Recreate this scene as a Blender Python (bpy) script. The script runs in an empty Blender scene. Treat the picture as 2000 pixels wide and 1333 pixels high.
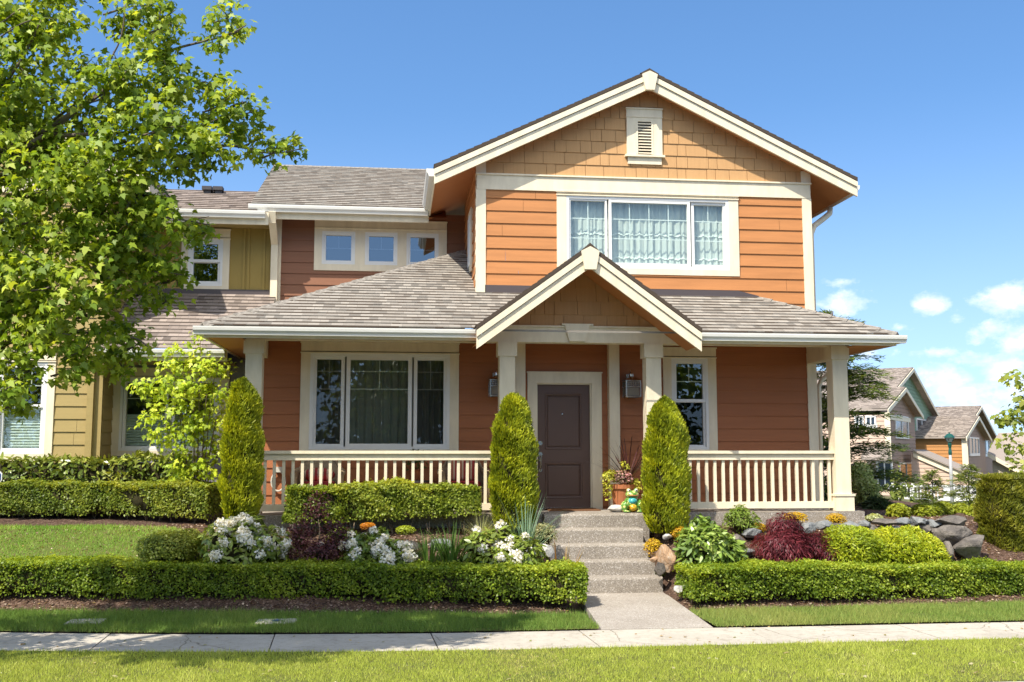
import bpy, bmesh, math, random
import numpy as np
from mathutils import Vector, Matrix, noise as mnoise

R = math.radians
rng = np.random.default_rng(7)
rnd = random.Random(11)
scn = bpy.context.scene
COL = scn.collection

# ------------------------------------------------------------------ camera
PITCH, YAW, HC = R(6.15), R(6.5), 2.0
fw = Vector((math.sin(YAW)*math.cos(PITCH), math.cos(YAW)*math.cos(PITCH), math.sin(PITCH)))
rt = Vector((math.cos(YAW), -math.sin(YAW), 0))
up = rt.cross(fw)
cd = bpy.data.cameras.new('camera'); cam = bpy.data.objects.new('camera', cd); COL.objects.link(cam)
cd.sensor_width = 36; cd.lens = 36; cd.clip_end = 3000; cd.clip_start = .1
cam.location = (0, 0, HC)
cam.rotation_euler = Matrix((rt, up, -fw)).transposed().to_euler()
scn.camera = cam

def ray(x, y):
    return fw + rt*((x-1000)/2000) - up*((y-666.5)/2000)
def PY(x, y, Y):                       # a photograph point at a known distance Y
    d = ray(x, y); return Vector((0, 0, HC)) + d*(Y/d.y)
def PZ(x, y, Z):
    d = ray(x, y); return Vector((0, 0, HC)) + d*((Z-HC)/d.z)
def azel(x, y):
    d = ray(x, y).normalized(); return math.atan2(d.x, d.y), math.asin(d.z)

# ------------------------------------------------------------------ light
SUN = Vector((.95, 1.0, -1.8)).normalized()
sd = bpy.data.lights.new('sun', 'SUN'); sun = bpy.data.objects.new('sun', sd); COL.objects.link(sun)
sd.energy = 5.0; sd.angle = R(.53); sd.color = (1, .93, .82)
sun.rotation_euler = SUN.to_track_quat('-Z', 'Y').to_euler()
scn.view_settings.view_transform = 'Standard'; scn.view_settings.look = 'None'
scn.view_settings.exposure = 0.62; scn.view_settings.gamma = 1

class NT:
    def __init__(s, nt): s.nt = nt
    def n(s, t, **kw):
        nd = s.nt.nodes.new('ShaderNode'+t)
        for k, v in kw.items():
            if k in ('inp',):
                for a, b in v.items(): nd.inputs[a].default_value = b
            else: setattr(nd, k, v)
        return nd
    def l(s, a, b): s.nt.links.new(a, b)
    def math(s, op, a, b=None, c=None, clamp=False):
        nd = s.nt.nodes.new('ShaderNodeMath'); nd.operation = op; nd.use_clamp = clamp
        for i, x in enumerate((a, b, c)):
            if x is None: continue
            if isinstance(x, (int, float)): nd.inputs[i].default_value = x
            else: s.l(x, nd.inputs[i])
        return nd.outputs[0]
    def mix(s, f, a, b, mode='MIX'):
        nd = s.nt.nodes.new('ShaderNodeMix'); nd.data_type = 'RGBA'; nd.blend_type = mode
        for x, i in ((f, 0), (a, 6), (b, 7)):
            if isinstance(x, (int, float)): nd.inputs[i].default_value = x
            elif isinstance(x, tuple): nd.inputs[i].default_value = x if len(x) == 4 else (*x, 1)
            else: s.l(x, nd.inputs[i])
        return nd.outputs[2]
    def ramp(s, f, stops):
        nd = s.nt.nodes.new('ShaderNodeValToRGB'); r = nd.color_ramp
        while len(r.elements) < len(stops): r.elements.new(.5)
        for e, (p, c) in zip(r.elements, stops):
            e.position = p; e.color = (*c, 1) if len(c) == 3 else c
        s.l(f, nd.inputs[0]); return nd.outputs[0]

w = bpy.data.worlds.new('World'); scn.world = w; w.use_nodes = True
W = NT(w.node_tree); bg = w.node_tree.nodes['Background']
sky = W.n('TexSky', sky_type='NISHITA', sun_disc=False, sun_elevation=R(52.5), sun_rotation=R(223.5),
          air_density=1.0, dust_density=.35, ozone_density=2.2, altitude=100)
tc = W.n('TexCoord'); mpv = W.n('Mapping'); mpv.inputs['Scale'].default_value = (1, 1, .95); mpv.inputs['Location'].default_value = (0, 0, .13)
W.l(tc.outputs['Generated'], mpv.inputs[0]); nv = W.n('VectorMath', operation='NORMALIZE'); W.l(mpv.outputs[0], nv.inputs[0]); W.l(nv.outputs[0], sky.inputs[0])
sep = W.n('SeparateXYZ'); W.l(tc.outputs['Generated'], sep.inputs[0])
az = W.math('ARCTAN2', sep.outputs[0], sep.outputs[1]); el = W.math('ARCSINE', sep.outputs[2])
vec = W.n('CombineXYZ'); W.l(az, vec.inputs[0]); W.l(W.math('MULTIPLY', el, 1.5), vec.inputs[1])
n1 = W.n('TexNoise', inp={'Scale': 32, 'Detail': 9, 'Roughness': .66}); W.l(vec.outputs[0], n1.inputs['Vector'])
n2 = W.n('TexNoise', inp={'Scale': 60, 'Detail': 4, 'Roughness': .55}); W.l(vec.outputs[0], n2.inputs['Vector'])
CLOUDS = [(1650, 594, 62, 28, 1), (1810, 594, 42, 26, 1), (1975, 585, 75, 40, 1), (1990, 665, 60, 45, .8), (1925, 706, 85, 20, .8),
          (1845, 745, 60, 45, 1.1), (1900, 800, 90, 40, .8), (1990, 760, 60, 60, .9), (1870, 625, 25, 18, .5), (1905, 650, 25, 25, .45),
          (1640, 553, 30, 10, .3), (1760, 640, 30, 12, .5), (1940, 640, 40, 22, .7), (1830, 690, 40, 12, .5), (1960, 715, 60, 26, .9), (1700, 690, 40, 14, .4), (1880, 770, 70, 30, .9), (1130, 100, 60, 14, -1),
          (2300, 560, 160, 60, 1), (2600, 640, 250, 90, 1), (2250, 720, 200, 60, 1), (-500, 700, 300, 60, .9), (-900, 600, 240, 70, .9)]
mask = None
for (cx, cy, rx, ry, s) in CLOUDS:
    if s < 0: continue
    a0, e0 = azel(cx, cy); a1, _ = azel(cx+rx, cy); _, e1 = azel(cx, cy-ry)
    dx = W.math('DIVIDE', W.math('SUBTRACT', az, a0), max(1e-3, a1-a0))
    dy = W.math('DIVIDE', W.math('SUBTRACT', el, e0), max(1e-3, e1-e0))
    d = W.math('SQRT', W.math('ADD', W.math('MULTIPLY', dx, dx), W.math('MULTIPLY', dy, dy)))
    m = W.math('MULTIPLY', W.math('SUBTRACT', 1.12, d), s)
    mask = m if mask is None else W.math('MAXIMUM', mask, m)
dens = W.math('ADD', W.math('MULTIPLY', mask, .85), W.math('MULTIPLY', W.math('SUBTRACT', n1.outputs[0], .56), 1.9))
dens = W.math('SMOOTH_MAX', dens, 0, .05)
dens = W.math('MULTIPLY', dens, 1.6, clamp=True)
dens = W.math('MULTIPLY', dens, W.math('GREATER_THAN', sep.outputs[2], 0))
dens = W.math('MULTIPLY', dens, .93)
ccol = W.mix(W.math('MULTIPLY', W.math('SUBTRACT', n2.outputs[0], .38), 2.2, clamp=True), (5.4, 6.0, 7.0), (9.2, 9.2, 9.2))
hs = W.n('HueSaturation', inp={'Saturation': 1.18, 'Value': 1.3}); W.l(sky.outputs[0], hs.inputs['Color'])
# unseen bank of bright cloud added behind the camera as warm fill light
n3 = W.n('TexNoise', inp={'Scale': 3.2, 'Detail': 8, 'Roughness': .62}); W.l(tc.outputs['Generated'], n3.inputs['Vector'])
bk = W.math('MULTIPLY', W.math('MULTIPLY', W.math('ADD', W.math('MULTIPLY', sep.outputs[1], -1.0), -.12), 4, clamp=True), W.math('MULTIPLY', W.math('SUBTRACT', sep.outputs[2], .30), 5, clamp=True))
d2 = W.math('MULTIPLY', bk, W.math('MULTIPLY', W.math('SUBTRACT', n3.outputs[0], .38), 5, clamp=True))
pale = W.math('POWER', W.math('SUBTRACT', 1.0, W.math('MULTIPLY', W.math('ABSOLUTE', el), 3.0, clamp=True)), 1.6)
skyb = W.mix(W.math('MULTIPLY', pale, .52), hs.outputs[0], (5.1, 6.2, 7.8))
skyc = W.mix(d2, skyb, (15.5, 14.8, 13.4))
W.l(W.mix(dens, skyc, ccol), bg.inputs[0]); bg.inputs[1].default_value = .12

# ------------------------------------------------------------------ materials
MATS = {}
def mat(name, base, rough=.6, spec=.4, var=None, vscale=6, bump=0, bscale=60, metal=0, stretch=None, coat=0):
    m = bpy.data.materials.new(name); m.use_nodes = True; N = NT(m.node_tree); b = m.node_tree.nodes['Principled BSDF']
    b.inputs['Roughness'].default_value = rough; b.inputs['Specular IOR Level'].default_value = spec; b.inputs['Metallic'].default_value = metal
    b.inputs['Base Color'].default_value = (*base, 1); b.inputs['Coat Weight'].default_value = coat
    vec = None
    if var or bump:
        t = N.n('TexCoord'); mp = N.n('Mapping'); N.l(t.outputs['Object'], mp.inputs[0]); vec = mp.outputs[0]
        if stretch: mp.inputs['Scale'].default_value = stretch
    if var:
        a = N.n('TexNoise', inp={'Scale': vscale, 'Detail': 6, 'Roughness': .65}); N.l(vec, a.inputs['Vector'])
        N.l(N.ramp(a.outputs[0], [(.3, var), (.7, base)]), b.inputs['Base Color'])
    if bump:
        a = N.n('TexNoise', inp={'Scale': bscale, 'Detail': 4}); N.l(vec, a.inputs['Vector'])
        bp = N.n('Bump', inp={'Strength': bump, 'Distance': .01}); N.l(a.outputs[0], bp.inputs['Height']); N.l(bp.outputs[0], b.inputs['Normal'])
    MATS[name] = m; return m
def sc(c, k): return tuple(x*k for x in c)

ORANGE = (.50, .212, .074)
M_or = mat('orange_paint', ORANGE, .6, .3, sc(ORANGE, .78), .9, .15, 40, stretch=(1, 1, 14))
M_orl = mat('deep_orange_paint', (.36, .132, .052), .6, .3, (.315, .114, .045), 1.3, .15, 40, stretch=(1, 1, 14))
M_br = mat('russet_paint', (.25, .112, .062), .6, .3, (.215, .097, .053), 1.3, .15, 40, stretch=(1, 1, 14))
M_tan = mat('tan_paint', (.52, .30, .13), .65, .3, (.465, .265, .112), 2.0, .15, 50, stretch=(14, 1, 1))
M_trim = mat('cream_paint', (.79, .70, .52), .5, .35, (.66, .575, .42), 2.2, .15, 30, stretch=(3, 3, .8))
M_white = mat('white_vinyl', (.74, .73, .70), .35, .5)
M_gut = mat('gutter_metal', (.72, .71, .66), .35, .5, (.66, .65, .60), 3)
M_soff = mat('soffit_paint', (.52, .22, .085), .65, .3, (.48, .20, .075), 2)
M_door = mat('door_paint', (.125, .076, .058), .45, .35, (.112, .068, .052), 3)
M_dark = mat('dark_metal', (.05, .045, .045), .5, .4)
M_flash = mat('flashing_metal', (.07, .055, .055), .45, .5)
M_nick = mat('nickel', (.62, .60, .56), .25, .5, metal=1)
M_grille = mat('window_grille', (.58, .55, .47), .5, .3)
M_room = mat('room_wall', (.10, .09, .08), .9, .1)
M_olive = mat('olive_paint', (.33, .235, .062), .6, .3, (.29, .205, .053), 1.3, .15, 40)
M_olivel = mat('khaki_paint', (.36, .27, .105), .6, .3, (.32, .24, .09), 1.3, .15, 40, stretch=(1, 1, 14))
M_bark = mat('bark', (.16, .13, .10), .85, .2, (.09, .07, .055), 14, .6, 30, stretch=(1, 1, .3))
M_barkd = mat('stem_bark', (.22, .17, .11), .85, .2, (.12, .09, .06), 20, .5, 40)
M_core = mat('shade_core', (.030, .032, .014), .95, .05, (.05, .04, .02), 30, .6, 30)  # dark solid fill inside foliage: blocks light, stands for the shade between leaves
M_terra = mat('terracotta', (.40, .15, .065), .8, .2, (.34, .12, .05), 8, .2, 30)
M_wick = mat('wicker', (.42, .33, .22), .7, .3, (.30, .22, .13), 40, .5, 80)
M_red = mat('red_cloth', (.34, .05, .06), .9, .1, (.28, .04, .05), 20)
M_greyw = mat('grey_paint', (.22, .21, .25), .6, .3)
M_blue = mat('blue_sign', (.01, .05, .22), .4, .5)
M_green = mat('green_metal', (.01, .075, .055), .35, .5)
M_post = mat('post_concrete', (.36, .36, .35), .6, .3)

def mat_shingle(name, c1, c2, c3):
    m = bpy.data.materials.new(name); m.use_nodes = True; N = NT(m.node_tree); b = m.node_tree.nodes['Principled BSDF']
    uv = N.n('UVMap'); uv.uv_map = 'UVMap'
    br = N.n('TexBrick', offset=.37, offset_frequency=2, squash=1.35, squash_frequency=3)
    br.inputs['Color1'].default_value = (0, 0, 0, 1); br.inputs['Color2'].default_value = (1, 1, 1, 1); br.inputs['Mortar'].default_value = (.1, .1, .1, 1)
    for k, v in (('Scale', 1), ('Mortar Size', .003), ('Mortar Smooth', .1), ('Bias', 0), ('Brick Width', .125), ('Row Height', .145)): br.inputs[k].default_value = v
    N.l(uv.outputs[0], br.inputs['Vector'])
    nz = N.n('TexNoise', inp={'Scale': 90, 'Detail': 3}); N.l(uv.outputs[0], nz.inputs['Vector'])
    nb = N.n('TexNoise', inp={'Scale': .8, 'Detail': 3}); N.l(uv.outputs[0], nb.inputs['Vector'])
    c = N.ramp(br.outputs['Color'], [(0, c1), (.22, c2), (.5, sc(c2, 1.12)), (.85, c3), (1, sc(c3, 1.1))])
    c = N.mix(.55, c, N.ramp(nz.outputs[0], [(.3, (.45, .45, .45)), (.7, (1, 1, 1))]), 'MULTIPLY')
    c = N.mix(.35, c, N.ramp(nb.outputs[0], [(.3, (.7, .7, .7)), (.7, (1, 1, 1))]), 'MULTIPLY')
    N.l(c, b.inputs['Base Color']); b.inputs['Roughness'].default_value = .9; b.inputs['Specular IOR Level'].default_value = .15
    bp = N.n('Bump', inp={'Strength': .5, 'Distance': .004}); N.l(nz.outputs[0], bp.inputs['Height']); N.l(bp.outputs[0], b.inputs['Normal'])
    return m
M_sh = mat_shingle('shingle', (.20, .182, .158), (.285, .258, .222), (.375, .342, .295))
M_shn = mat_shingle('shingle_neighbour', (.14, .115, .10), (.26, .215, .185), (.36, .30, .26))
M_butt = mat('shingle_butt', (.075, .058, .045), .95, .1)
M_shb = mat_shingle('shingle_far', (.33, .28, .24), (.41, .35, .30), (.48, .41, .35))

def mat_glass(name, tint, base):
    m = bpy.data.materials.new(name); m.use_nodes = True; nt = m.node_tree; N = NT(nt)
    nt.nodes.remove(nt.nodes['Principled BSDF'])
    tr = N.n('BsdfTransparent', inp={'Color': (*tint, 1)}); gl = N.n('BsdfGlossy', inp={'Roughness': 0.0, 'Color': (.95, .98, 1, 1)})
    ge = N.n('NewGeometry'); vm = N.n('VectorMath', operation='DOT_PRODUCT'); N.l(ge.outputs['Incoming'], vm.inputs[0]); N.l(ge.outputs['Normal'], vm.inputs[1]); mx = N.n('MixShader')
    sch = N.math('POWER', N.math('SUBTRACT', 1.0, N.math('ABSOLUTE', vm.outputs['Value'])), 5.0)
    N.l(N.math('ADD', N.math('MULTIPLY', sch, .9), .08+base, clamp=True), mx.inputs[0])
    nz = N.n('TexNoise', inp={'Scale': 1.1, 'Detail': 1}); t = N.n('TexCoord'); N.l(t.outputs['Object'], nz.inputs['Vector'])
    bp = N.n('Bump', inp={'Strength': .03, 'Distance': .02}); N.l(nz.outputs[0], bp.inputs['Height']); N.l(bp.outputs[0], gl.inputs['Normal'])
    N.l(tr.outputs[0], mx.inputs[1]); N.l(gl.outputs[0], mx.inputs[2]); N.l(mx.outputs[0], nt.nodes['Material Output'].inputs[0])
    return m
M_gl = mat_glass('window_glass', (.84, .92, .88), .045)
M_gls = mat_glass('screened_glass', (.55, .57, .57), -.03)
M_glu = mat_glass('upper_glass', (.86, .95, .91), .02)
M_glb = mat_glass('coated_glass', (.30, .36, .44), .13)

def mat_cloth(name, c, tr=.35):
    m = bpy.data.materials.new(name); m.use_nodes = True; nt = m.node_tree; N = NT(nt); b = nt.nodes['Principled BSDF']
    b.inputs['Base Color'].default_value = (*c, 1); b.inputs['Roughness'].default_value = .9; b.inputs['Specular IOR Level'].default_value = .1
    t = N.n('BsdfTranslucent', inp={'Color': (*c, 1)}); mx = N.n('MixShader', inp={'Fac': tr})
    N.l(b.outputs[0], mx.inputs[1]); N.l(t.outputs[0], mx.inputs[2]); N.l(mx.outputs[0], nt.nodes['Material Output'].inputs[0])
    return m
M_cur = mat_cloth('curtain_cloth', (.84, .85, .82))
M_curd = mat_cloth('sheer_cloth', (.36, .34, .29))
M_blind = mat_cloth('blind_cloth', (.62, .66, .62), .2)

def mat_leaf(name, tr=.42, rough=.45, spec=.35):
    m = bpy.data.materials.new(name); m.use_nodes = True; nt = m.node_tree; N = NT(nt); b = nt.nodes['Principled BSDF']
    a = N.n('Attribute'); a.attribute_name = 'Col'
    N.l(a.outputs[0], b.inputs['Base Color']); b.inputs['Roughness'].default_value = rough; b.inputs['Specular IOR Level'].default_value = spec
    t = N.n('BsdfTranslucent'); N.l(N.mix(1.0, a.outputs[0], (1.5, 1.35, .55), 'MULTIPLY'), t.inputs[0])
    mx = N.n('MixShader', inp={'Fac': tr}); N.l(b.outputs[0], mx.inputs[1]); N.l(t.outputs[0], mx.inputs[2])
    N.l(mx.outputs[0], nt.nodes['Material Output'].inputs[0]); return m
M_leaf = mat_leaf('leaf'); M_leafg = mat_leaf('glossy_leaf', .2, .3, .5); M_petal = mat_leaf('petal', .3, .7, .1); M_grass = mat_leaf('grass_blade', .3, .5, .25)

def mat_speckle(name, base, dark, light, scale, bump=.3):
    m = bpy.data.materials.new(name); m.use_nodes = True; N = NT(m.node_tree); b = m.node_tree.nodes['Principled BSDF']
    t = N.n('TexCoord'); v = N.n('TexVoronoi', inp={'Scale': scale}); N.l(t.outputs['Object'], v.inputs['Vector'])
    sp = N.n('SeparateColor'); N.l(v.outputs['Color'], sp.inputs[0])
    c = N.ramp(sp.outputs[0], [(0, dark), (.35, base), (.75, base), (.86, sc(light, .7)), (1, light)])
    nz = N.n('TexNoise', inp={'Scale': 1.6, 'Detail': 5}); N.l(t.outputs['Object'], nz.inputs['Vector'])
    c = N.mix(.5, c, N.ramp(nz.outputs[0], [(.3, (.62, .60, .57)), (.7, (1, 1, 1))]), 'MULTIPLY')
    N.l(c, b.inputs['Base Color']); b.inputs['Roughness'].default_value = .85; b.inputs['Specular IOR Level'].default_value = .2
    bp = N.n('Bump', inp={'Strength': bump, 'Distance': .006}); N.l(v.outputs['Distance'], bp.inputs['Height']); N.l(bp.outputs[0], b.inputs['Normal'])
    return m
M_agg = mat_speckle('exposed_aggregate', (.30, .265, .22), (.19, .165, .14), (.55, .51, .46), 95)
M_aggp = mat_speckle('path_aggregate', (.36, .32, .27), (.25, .22, .19), (.56, .52, .46), 95)
M_mulch = mat_speckle('mulch', (.085, .050, .034), (.03, .018, .013), (.20, .135, .10), 45, .9)
def mat_concrete():
    m = bpy.data.materials.new('sidewalk_concrete'); m.use_nodes = True; N = NT(m.node_tree); b = m.node_tree.nodes['Principled BSDF']; t = N.n('TexCoord')
    def nz(s, d=5, r=.6): q = N.n('TexNoise', inp={'Scale': s, 'Detail': d, 'Roughness': r}); N.l(t.outputs['Object'], q.inputs['Vector']); return q.outputs[0]
    c = N.ramp(nz(1.1, 7, .7), [(.3, (.37, .335, .275)), (.6, (.48, .44, .365))])
    c = N.mix(.6, c, N.ramp(nz(9, 6, .75), [(.34, (.62, .59, .55)), (.5, (1, 1, 1))]), 'MULTIPLY'); c = N.mix(.5, c, N.ramp(nz(110, 2), [(.3, (.7, .7, .7)), (.6, (1, 1, 1))]), 'MULTIPLY')
    v = N.n('TexVoronoi', feature='DISTANCE_TO_EDGE', inp={'Scale': .55}); w_ = N.n('TexNoise', inp={'Scale': 3, 'Detail': 5}); N.l(t.outputs['Object'], w_.inputs['Vector']); N.l(N.mix(.12, t.outputs['Object'], w_.outputs['Color']), v.inputs['Vector'])
    c = N.mix(1.0, c, N.ramp(v.outputs['Distance'], [(.0, (.45, .42, .38)), (.004, (1, 1, 1))]), 'MULTIPLY')
    N.l(c, b.inputs['Base Color']); b.inputs['Roughness'].default_value = .88; b.inputs['Specular IOR Level'].default_value = .2
    bp = N.n('Bump', inp={'Strength': .25, 'Distance': .004}); N.l(nz(120, 3), bp.inputs['Height']); N.l(bp.outputs[0], b.inputs['Normal']); return m
M_conc = mat_concrete()
M_asph = mat('asphalt', (.05, .05, .05), .9, .2, (.035, .035, .035), 12, .4, 90)
M_lawnb = mat('turf_base', (.075, .10, .022), .95, .1, (.12, .11, .04), 3, .6, 60)
M_far = mat('far_ground', (.09, .11, .035), .95, .1, (.12, .10, .06), .3)
def mat_rock(name, a, b_, c):
    m = bpy.data.materials.new(name); m.use_nodes = True; N = NT(m.node_tree); b = m.node_tree.nodes['Principled BSDF']
    t = N.n('TexCoord'); n = N.n('TexNoise', inp={'Scale': 5, 'Detail': 8, 'Roughness': .7, 'Distortion': .8}); N.l(t.outputs['Object'], n.inputs['Vector'])
    N.l(N.ramp(n.outputs[0], [(.3, a), (.5, b_), (.72, c)]), b.inputs['Base Color']); b.inputs['Roughness'].default_value = .85
    bp = N.n('Bump', inp={'Strength': .9, 'Distance': .05}); N.l(n.outputs[0], bp.inputs['Height']); N.l(bp.outputs[0], b.inputs['Normal']); return m
M_rock = mat_rock('grey_rock', (.055, .047, .042), (.135, .118, .10), (.25, .22, .19))
M_rockb = mat_rock('bluish_rock', (.10, .11, .12), (.19, .20, .20), (.30, .30, .29))
M_rockr = mat_rock('rust_rock', (.16, .12, .09), (.36, .22, .12), (.52, .45, .36))
M_rockw = mat_rock('pale_rock', (.35, .33, .30), (.5, .48, .44), (.62, .6, .56))

# ------------------------------------------------------------------ mesh helpers
class MB:
    def __init__(s): s.v = []; s.f = []; s.uv = {}; s.m = []
    def poly(s, pts, uv=None, m=0):
        i = len(s.v); s.v += [tuple(p) for p in pts]; s.f.append(tuple(range(i, i+len(pts)))); s.m.append(m)
        if uv: s.uv[len(s.f)-1] = uv
    def hexa(s, p, m=0):        # p: 4 bottom (ccw from above), 4 top
        i = len(s.v); s.v += [tuple(q) for q in p]
        for f in ((3, 2, 1, 0), (4, 5, 6, 7), (0, 1, 5, 4), (1, 2, 6, 5), (2, 3, 7, 6), (3, 0, 4, 7)):
            s.f.append(tuple(i+k for k in f)); s.m.append(m)
    def box(s, x0, x1, y0, y1, z0, z1, m=0):
        if x0 > x1: x0, x1 = x1, x0
        if y0 > y1: y0, y1 = y1, y0
        if z0 > z1: z0, z1 = z1, z0
        s.hexa([(x0, y0, z0), (x1, y0, z0), (x1, y1, z0), (x0, y1, z0), (x0, y0, z1), (x1, y0, z1), (x1, y1, z1), (x0, y1, z1)], m)
    def prism(s, pts, off, m=0):
        n = len(pts); off = Vector(off); a = [Vector(p) for p in pts]; b = [p+off for p in a]; i = len(s.v)
        s.v += [tuple(p) for p in a+b]
        s.f.append(tuple(range(i, i+n))); s.f.append(tuple(range(i+2*n-1, i+n-1, -1))); s.m += [m, m]
        for k in range(n):
            j = (k+1) % n; s.f.append((i+j, i+k, i+n+k, i+n+j)); s.m.append(m)
    def tube(s, pts, r, n=8, m=0, cap=True):
        pts = [Vector(p) for p in pts]; rr = r if isinstance(r, (list, tuple)) else [r]*len(pts); i0 = len(s.v); prev = None
        for k, p in enumerate(pts):
            t = (pts[min(k+1, len(pts)-1)]-pts[max(k-1, 0)]).normalized()
            if prev is None: a = t.orthogonal().normalized()
            else: a = (prev - t*prev.dot(t)).normalized()
            prev = a; b = t.cross(a)
            for q in range(n):
                an = 2*math.pi*q/n; s.v.append(tuple(p+(a*math.cos(an)+b*math.sin(an))*rr[k]))
        for k in range(len(pts)-1):
            for q in range(n):
                q2 = (q+1) % n; a = i0+k*n
                s.f.append((a+q, a+q2, a+n+q2, a+n+q)); s.m.append(m)
        if cap:
            s.f.append(tuple(i0+q for q in range(n-1, -1, -1))); s.m.append(m)
            a = i0+(len(pts)-1)*n; s.f.append(tuple(a+q for q in range(n))); s.m.append(m)
    def lathe(s, prof, c, n=20, m=0):
        i0 = len(s.v); c = Vector(c)
        for (r, z) in prof:
            for q in range(n):
                an = 2*math.pi*q/n; s.v.append((c.x+r*math.cos(an), c.y+r*math.sin(an), c.z+z))
        for k in range(len(prof)-1):
            for q in range(n):
                q2 = (q+1) % n; a = i0+k*n; s.f.append((a+q, a+q2, a+n+q2, a+n+q)); s.m.append(m)
        s.f.append(tuple(i0+q for q in range(n-1, -1, -1))); s.m.append(m)
        a = i0+(len(prof)-1)*n; s.f.append(tuple(a+q for q in range(n))); s.m.append(m)
    def ball(s, c, r, m=0, seg=14, rings=9):
        r = (r, r, r) if isinstance(r, (int, float)) else r; i0 = len(s.v); c = Vector(c)
        for k in range(rings+1):
            th = math.pi*k/rings
            for q in range(seg):
                an = 2*math.pi*q/seg; rr = max(math.sin(th), 1e-3)
                s.v.append((c.x+r[0]*rr*math.cos(an), c.y+r[1]*rr*math.sin(an), c.z-r[2]*math.cos(th)))
        for k in range(rings):
            for q in range(seg):
                q2 = (q+1) % seg; a = i0+k*seg; s.f.append((a+q, a+q2, a+seg+q2, a+seg+q)); s.m.append(m)
    def build(s, name, mats, parent=None, smooth=False, xf=None):
        me = bpy.data.meshes.new(name); v = s.v if xf is None else [tuple(xf @ Vector(p)) for p in s.v]
        me.from_pydata(v, [], s.f); mats = mats if isinstance(mats, (list, tuple)) else [mats]
        for m in mats: me.materials.append(m)
        if len(mats) > 1: me.polygons.foreach_set('material_index', s.m)
        if s.uv:
            ul = me.uv_layers.new(name='UVMap')
            for fi, uv in s.uv.items():
                for li, q in zip(me.polygons[fi].loop_indices, uv): ul.data[li].uv = q
        if smooth: me.polygons.foreach_set('use_smooth', [True]*len(me.polygons))
        return link(name, me, parent)
def link(name, me, parent=None):
    o = bpy.data.objects.new(name, me); COL.objects.link(o)
    if parent is not None:
        o.parent = parent
        if parent.type == 'EMPTY' or parent.get('_off') is not None: pass
        o.matrix_parent_inverse = world_of(parent).inverted()
    return o
def world_of(o):
    m = Matrix.LocRotScale(o.location, o.rotation_euler, o.scale)
    return m if o.parent is None else world_of(o.parent) @ o.matrix_parent_inverse @ m
def thing(name, label, cat, loc=(0, 0, 0), group=None):
    o = bpy.data.objects.new(name, None); COL.objects.link(o); o.location = loc; o.empty_display_size = .1
    return tag(o, label, cat, group)
def tag(o, label=None, cat=None, group=None, kind=None):
    for k, v in (('label', label), ('category', cat), ('group', group), ('kind', kind)):
        if v: o[k] = v
    return o
def clip(poly, a, b, c):          # keep a*x+b*y<=c of a 2-D polygon
    out = []
    for i in range(len(poly)):
        p, q = poly[i], poly[(i+1) % len(poly)]; dp = a*p[0]+b*p[1]-c; dq = a*q[0]+b*q[1]-c
        if dp <= 1e-9: out.append(p)
        if (dp < -1e-9 and dq > 1e-9) or (dp > 1e-9 and dq < -1e-9):
            t = dp/(dp-dq); out.append((p[0]+t*(q[0]-p[0]), p[1]+t*(q[1]-p[1])))
    return out

def shingle(mb, poly3, e0, e1, course=.145, lift=.016, v0=0, um=0):
    """courses of shingles over a convex roof polygon; e0->e1 runs along the eave"""
    o = Vector(e0); u = (Vector(e1)-o).normalized()
    P = [Vector(p) for p in poly3]; n = (P[1]-P[0]).cross(P[2]-P[0]).normalized()
    if n.z < 0: n = -n
    v = n.cross(u)
    if v.z < 0: v = -v
    p2 = [((p-o).dot(u), (p-o).dot(v)) for p in P]; vm = max(q[1] for q in p2); vmin = min(q[1] for q in p2); k = 0
    k = math.floor(vmin/course)
    while k*course < vm:
        a, b = k*course, (k+1)*course
        c = clip(clip(p2, 0, 1, b), 0, -1, -a)
        if len(c) >= 3:
            ln = max(q[0] for q in c)-min(q[0] for q in c)
            if ln > .03:
                top = [o+u*q[0]+v*q[1]+n*(lift*(1-(q[1]-a)/course)+.002) for q in c]
                # small wobble of the butt line is left to the material
                mb.poly(top, [(q[0]+um, q[1]+.0001) for q in c])
                lo = [q for q in c if abs(q[1]-a) < 1e-6]
                if len(lo) == 2:
                    q0, q1 = lo; A = o+u*q0[0]+v*a; B = o+u*q1[0]+v*a
                    LL = (B-A).length; t = 0
                    while t < LL:
                        e = min(LL, t+rnd.choice((.12, .18, .26, .4))); P0, P1 = A+(B-A)*(t/LL), A+(B-A)*(e/LL); dk = rnd.random() < .62; dn = v*(-.012 if dk else 0)
                        mb.poly([P0+dn, P1+dn, P1+n*(lift+.002), P0+n*(lift+.002)], [(t+um, a+.02), (e+um, a+.02), (e+um, a+.03), (t+um, a+.03)], 1 if dk else 0); t = e
        k += 1

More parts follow.
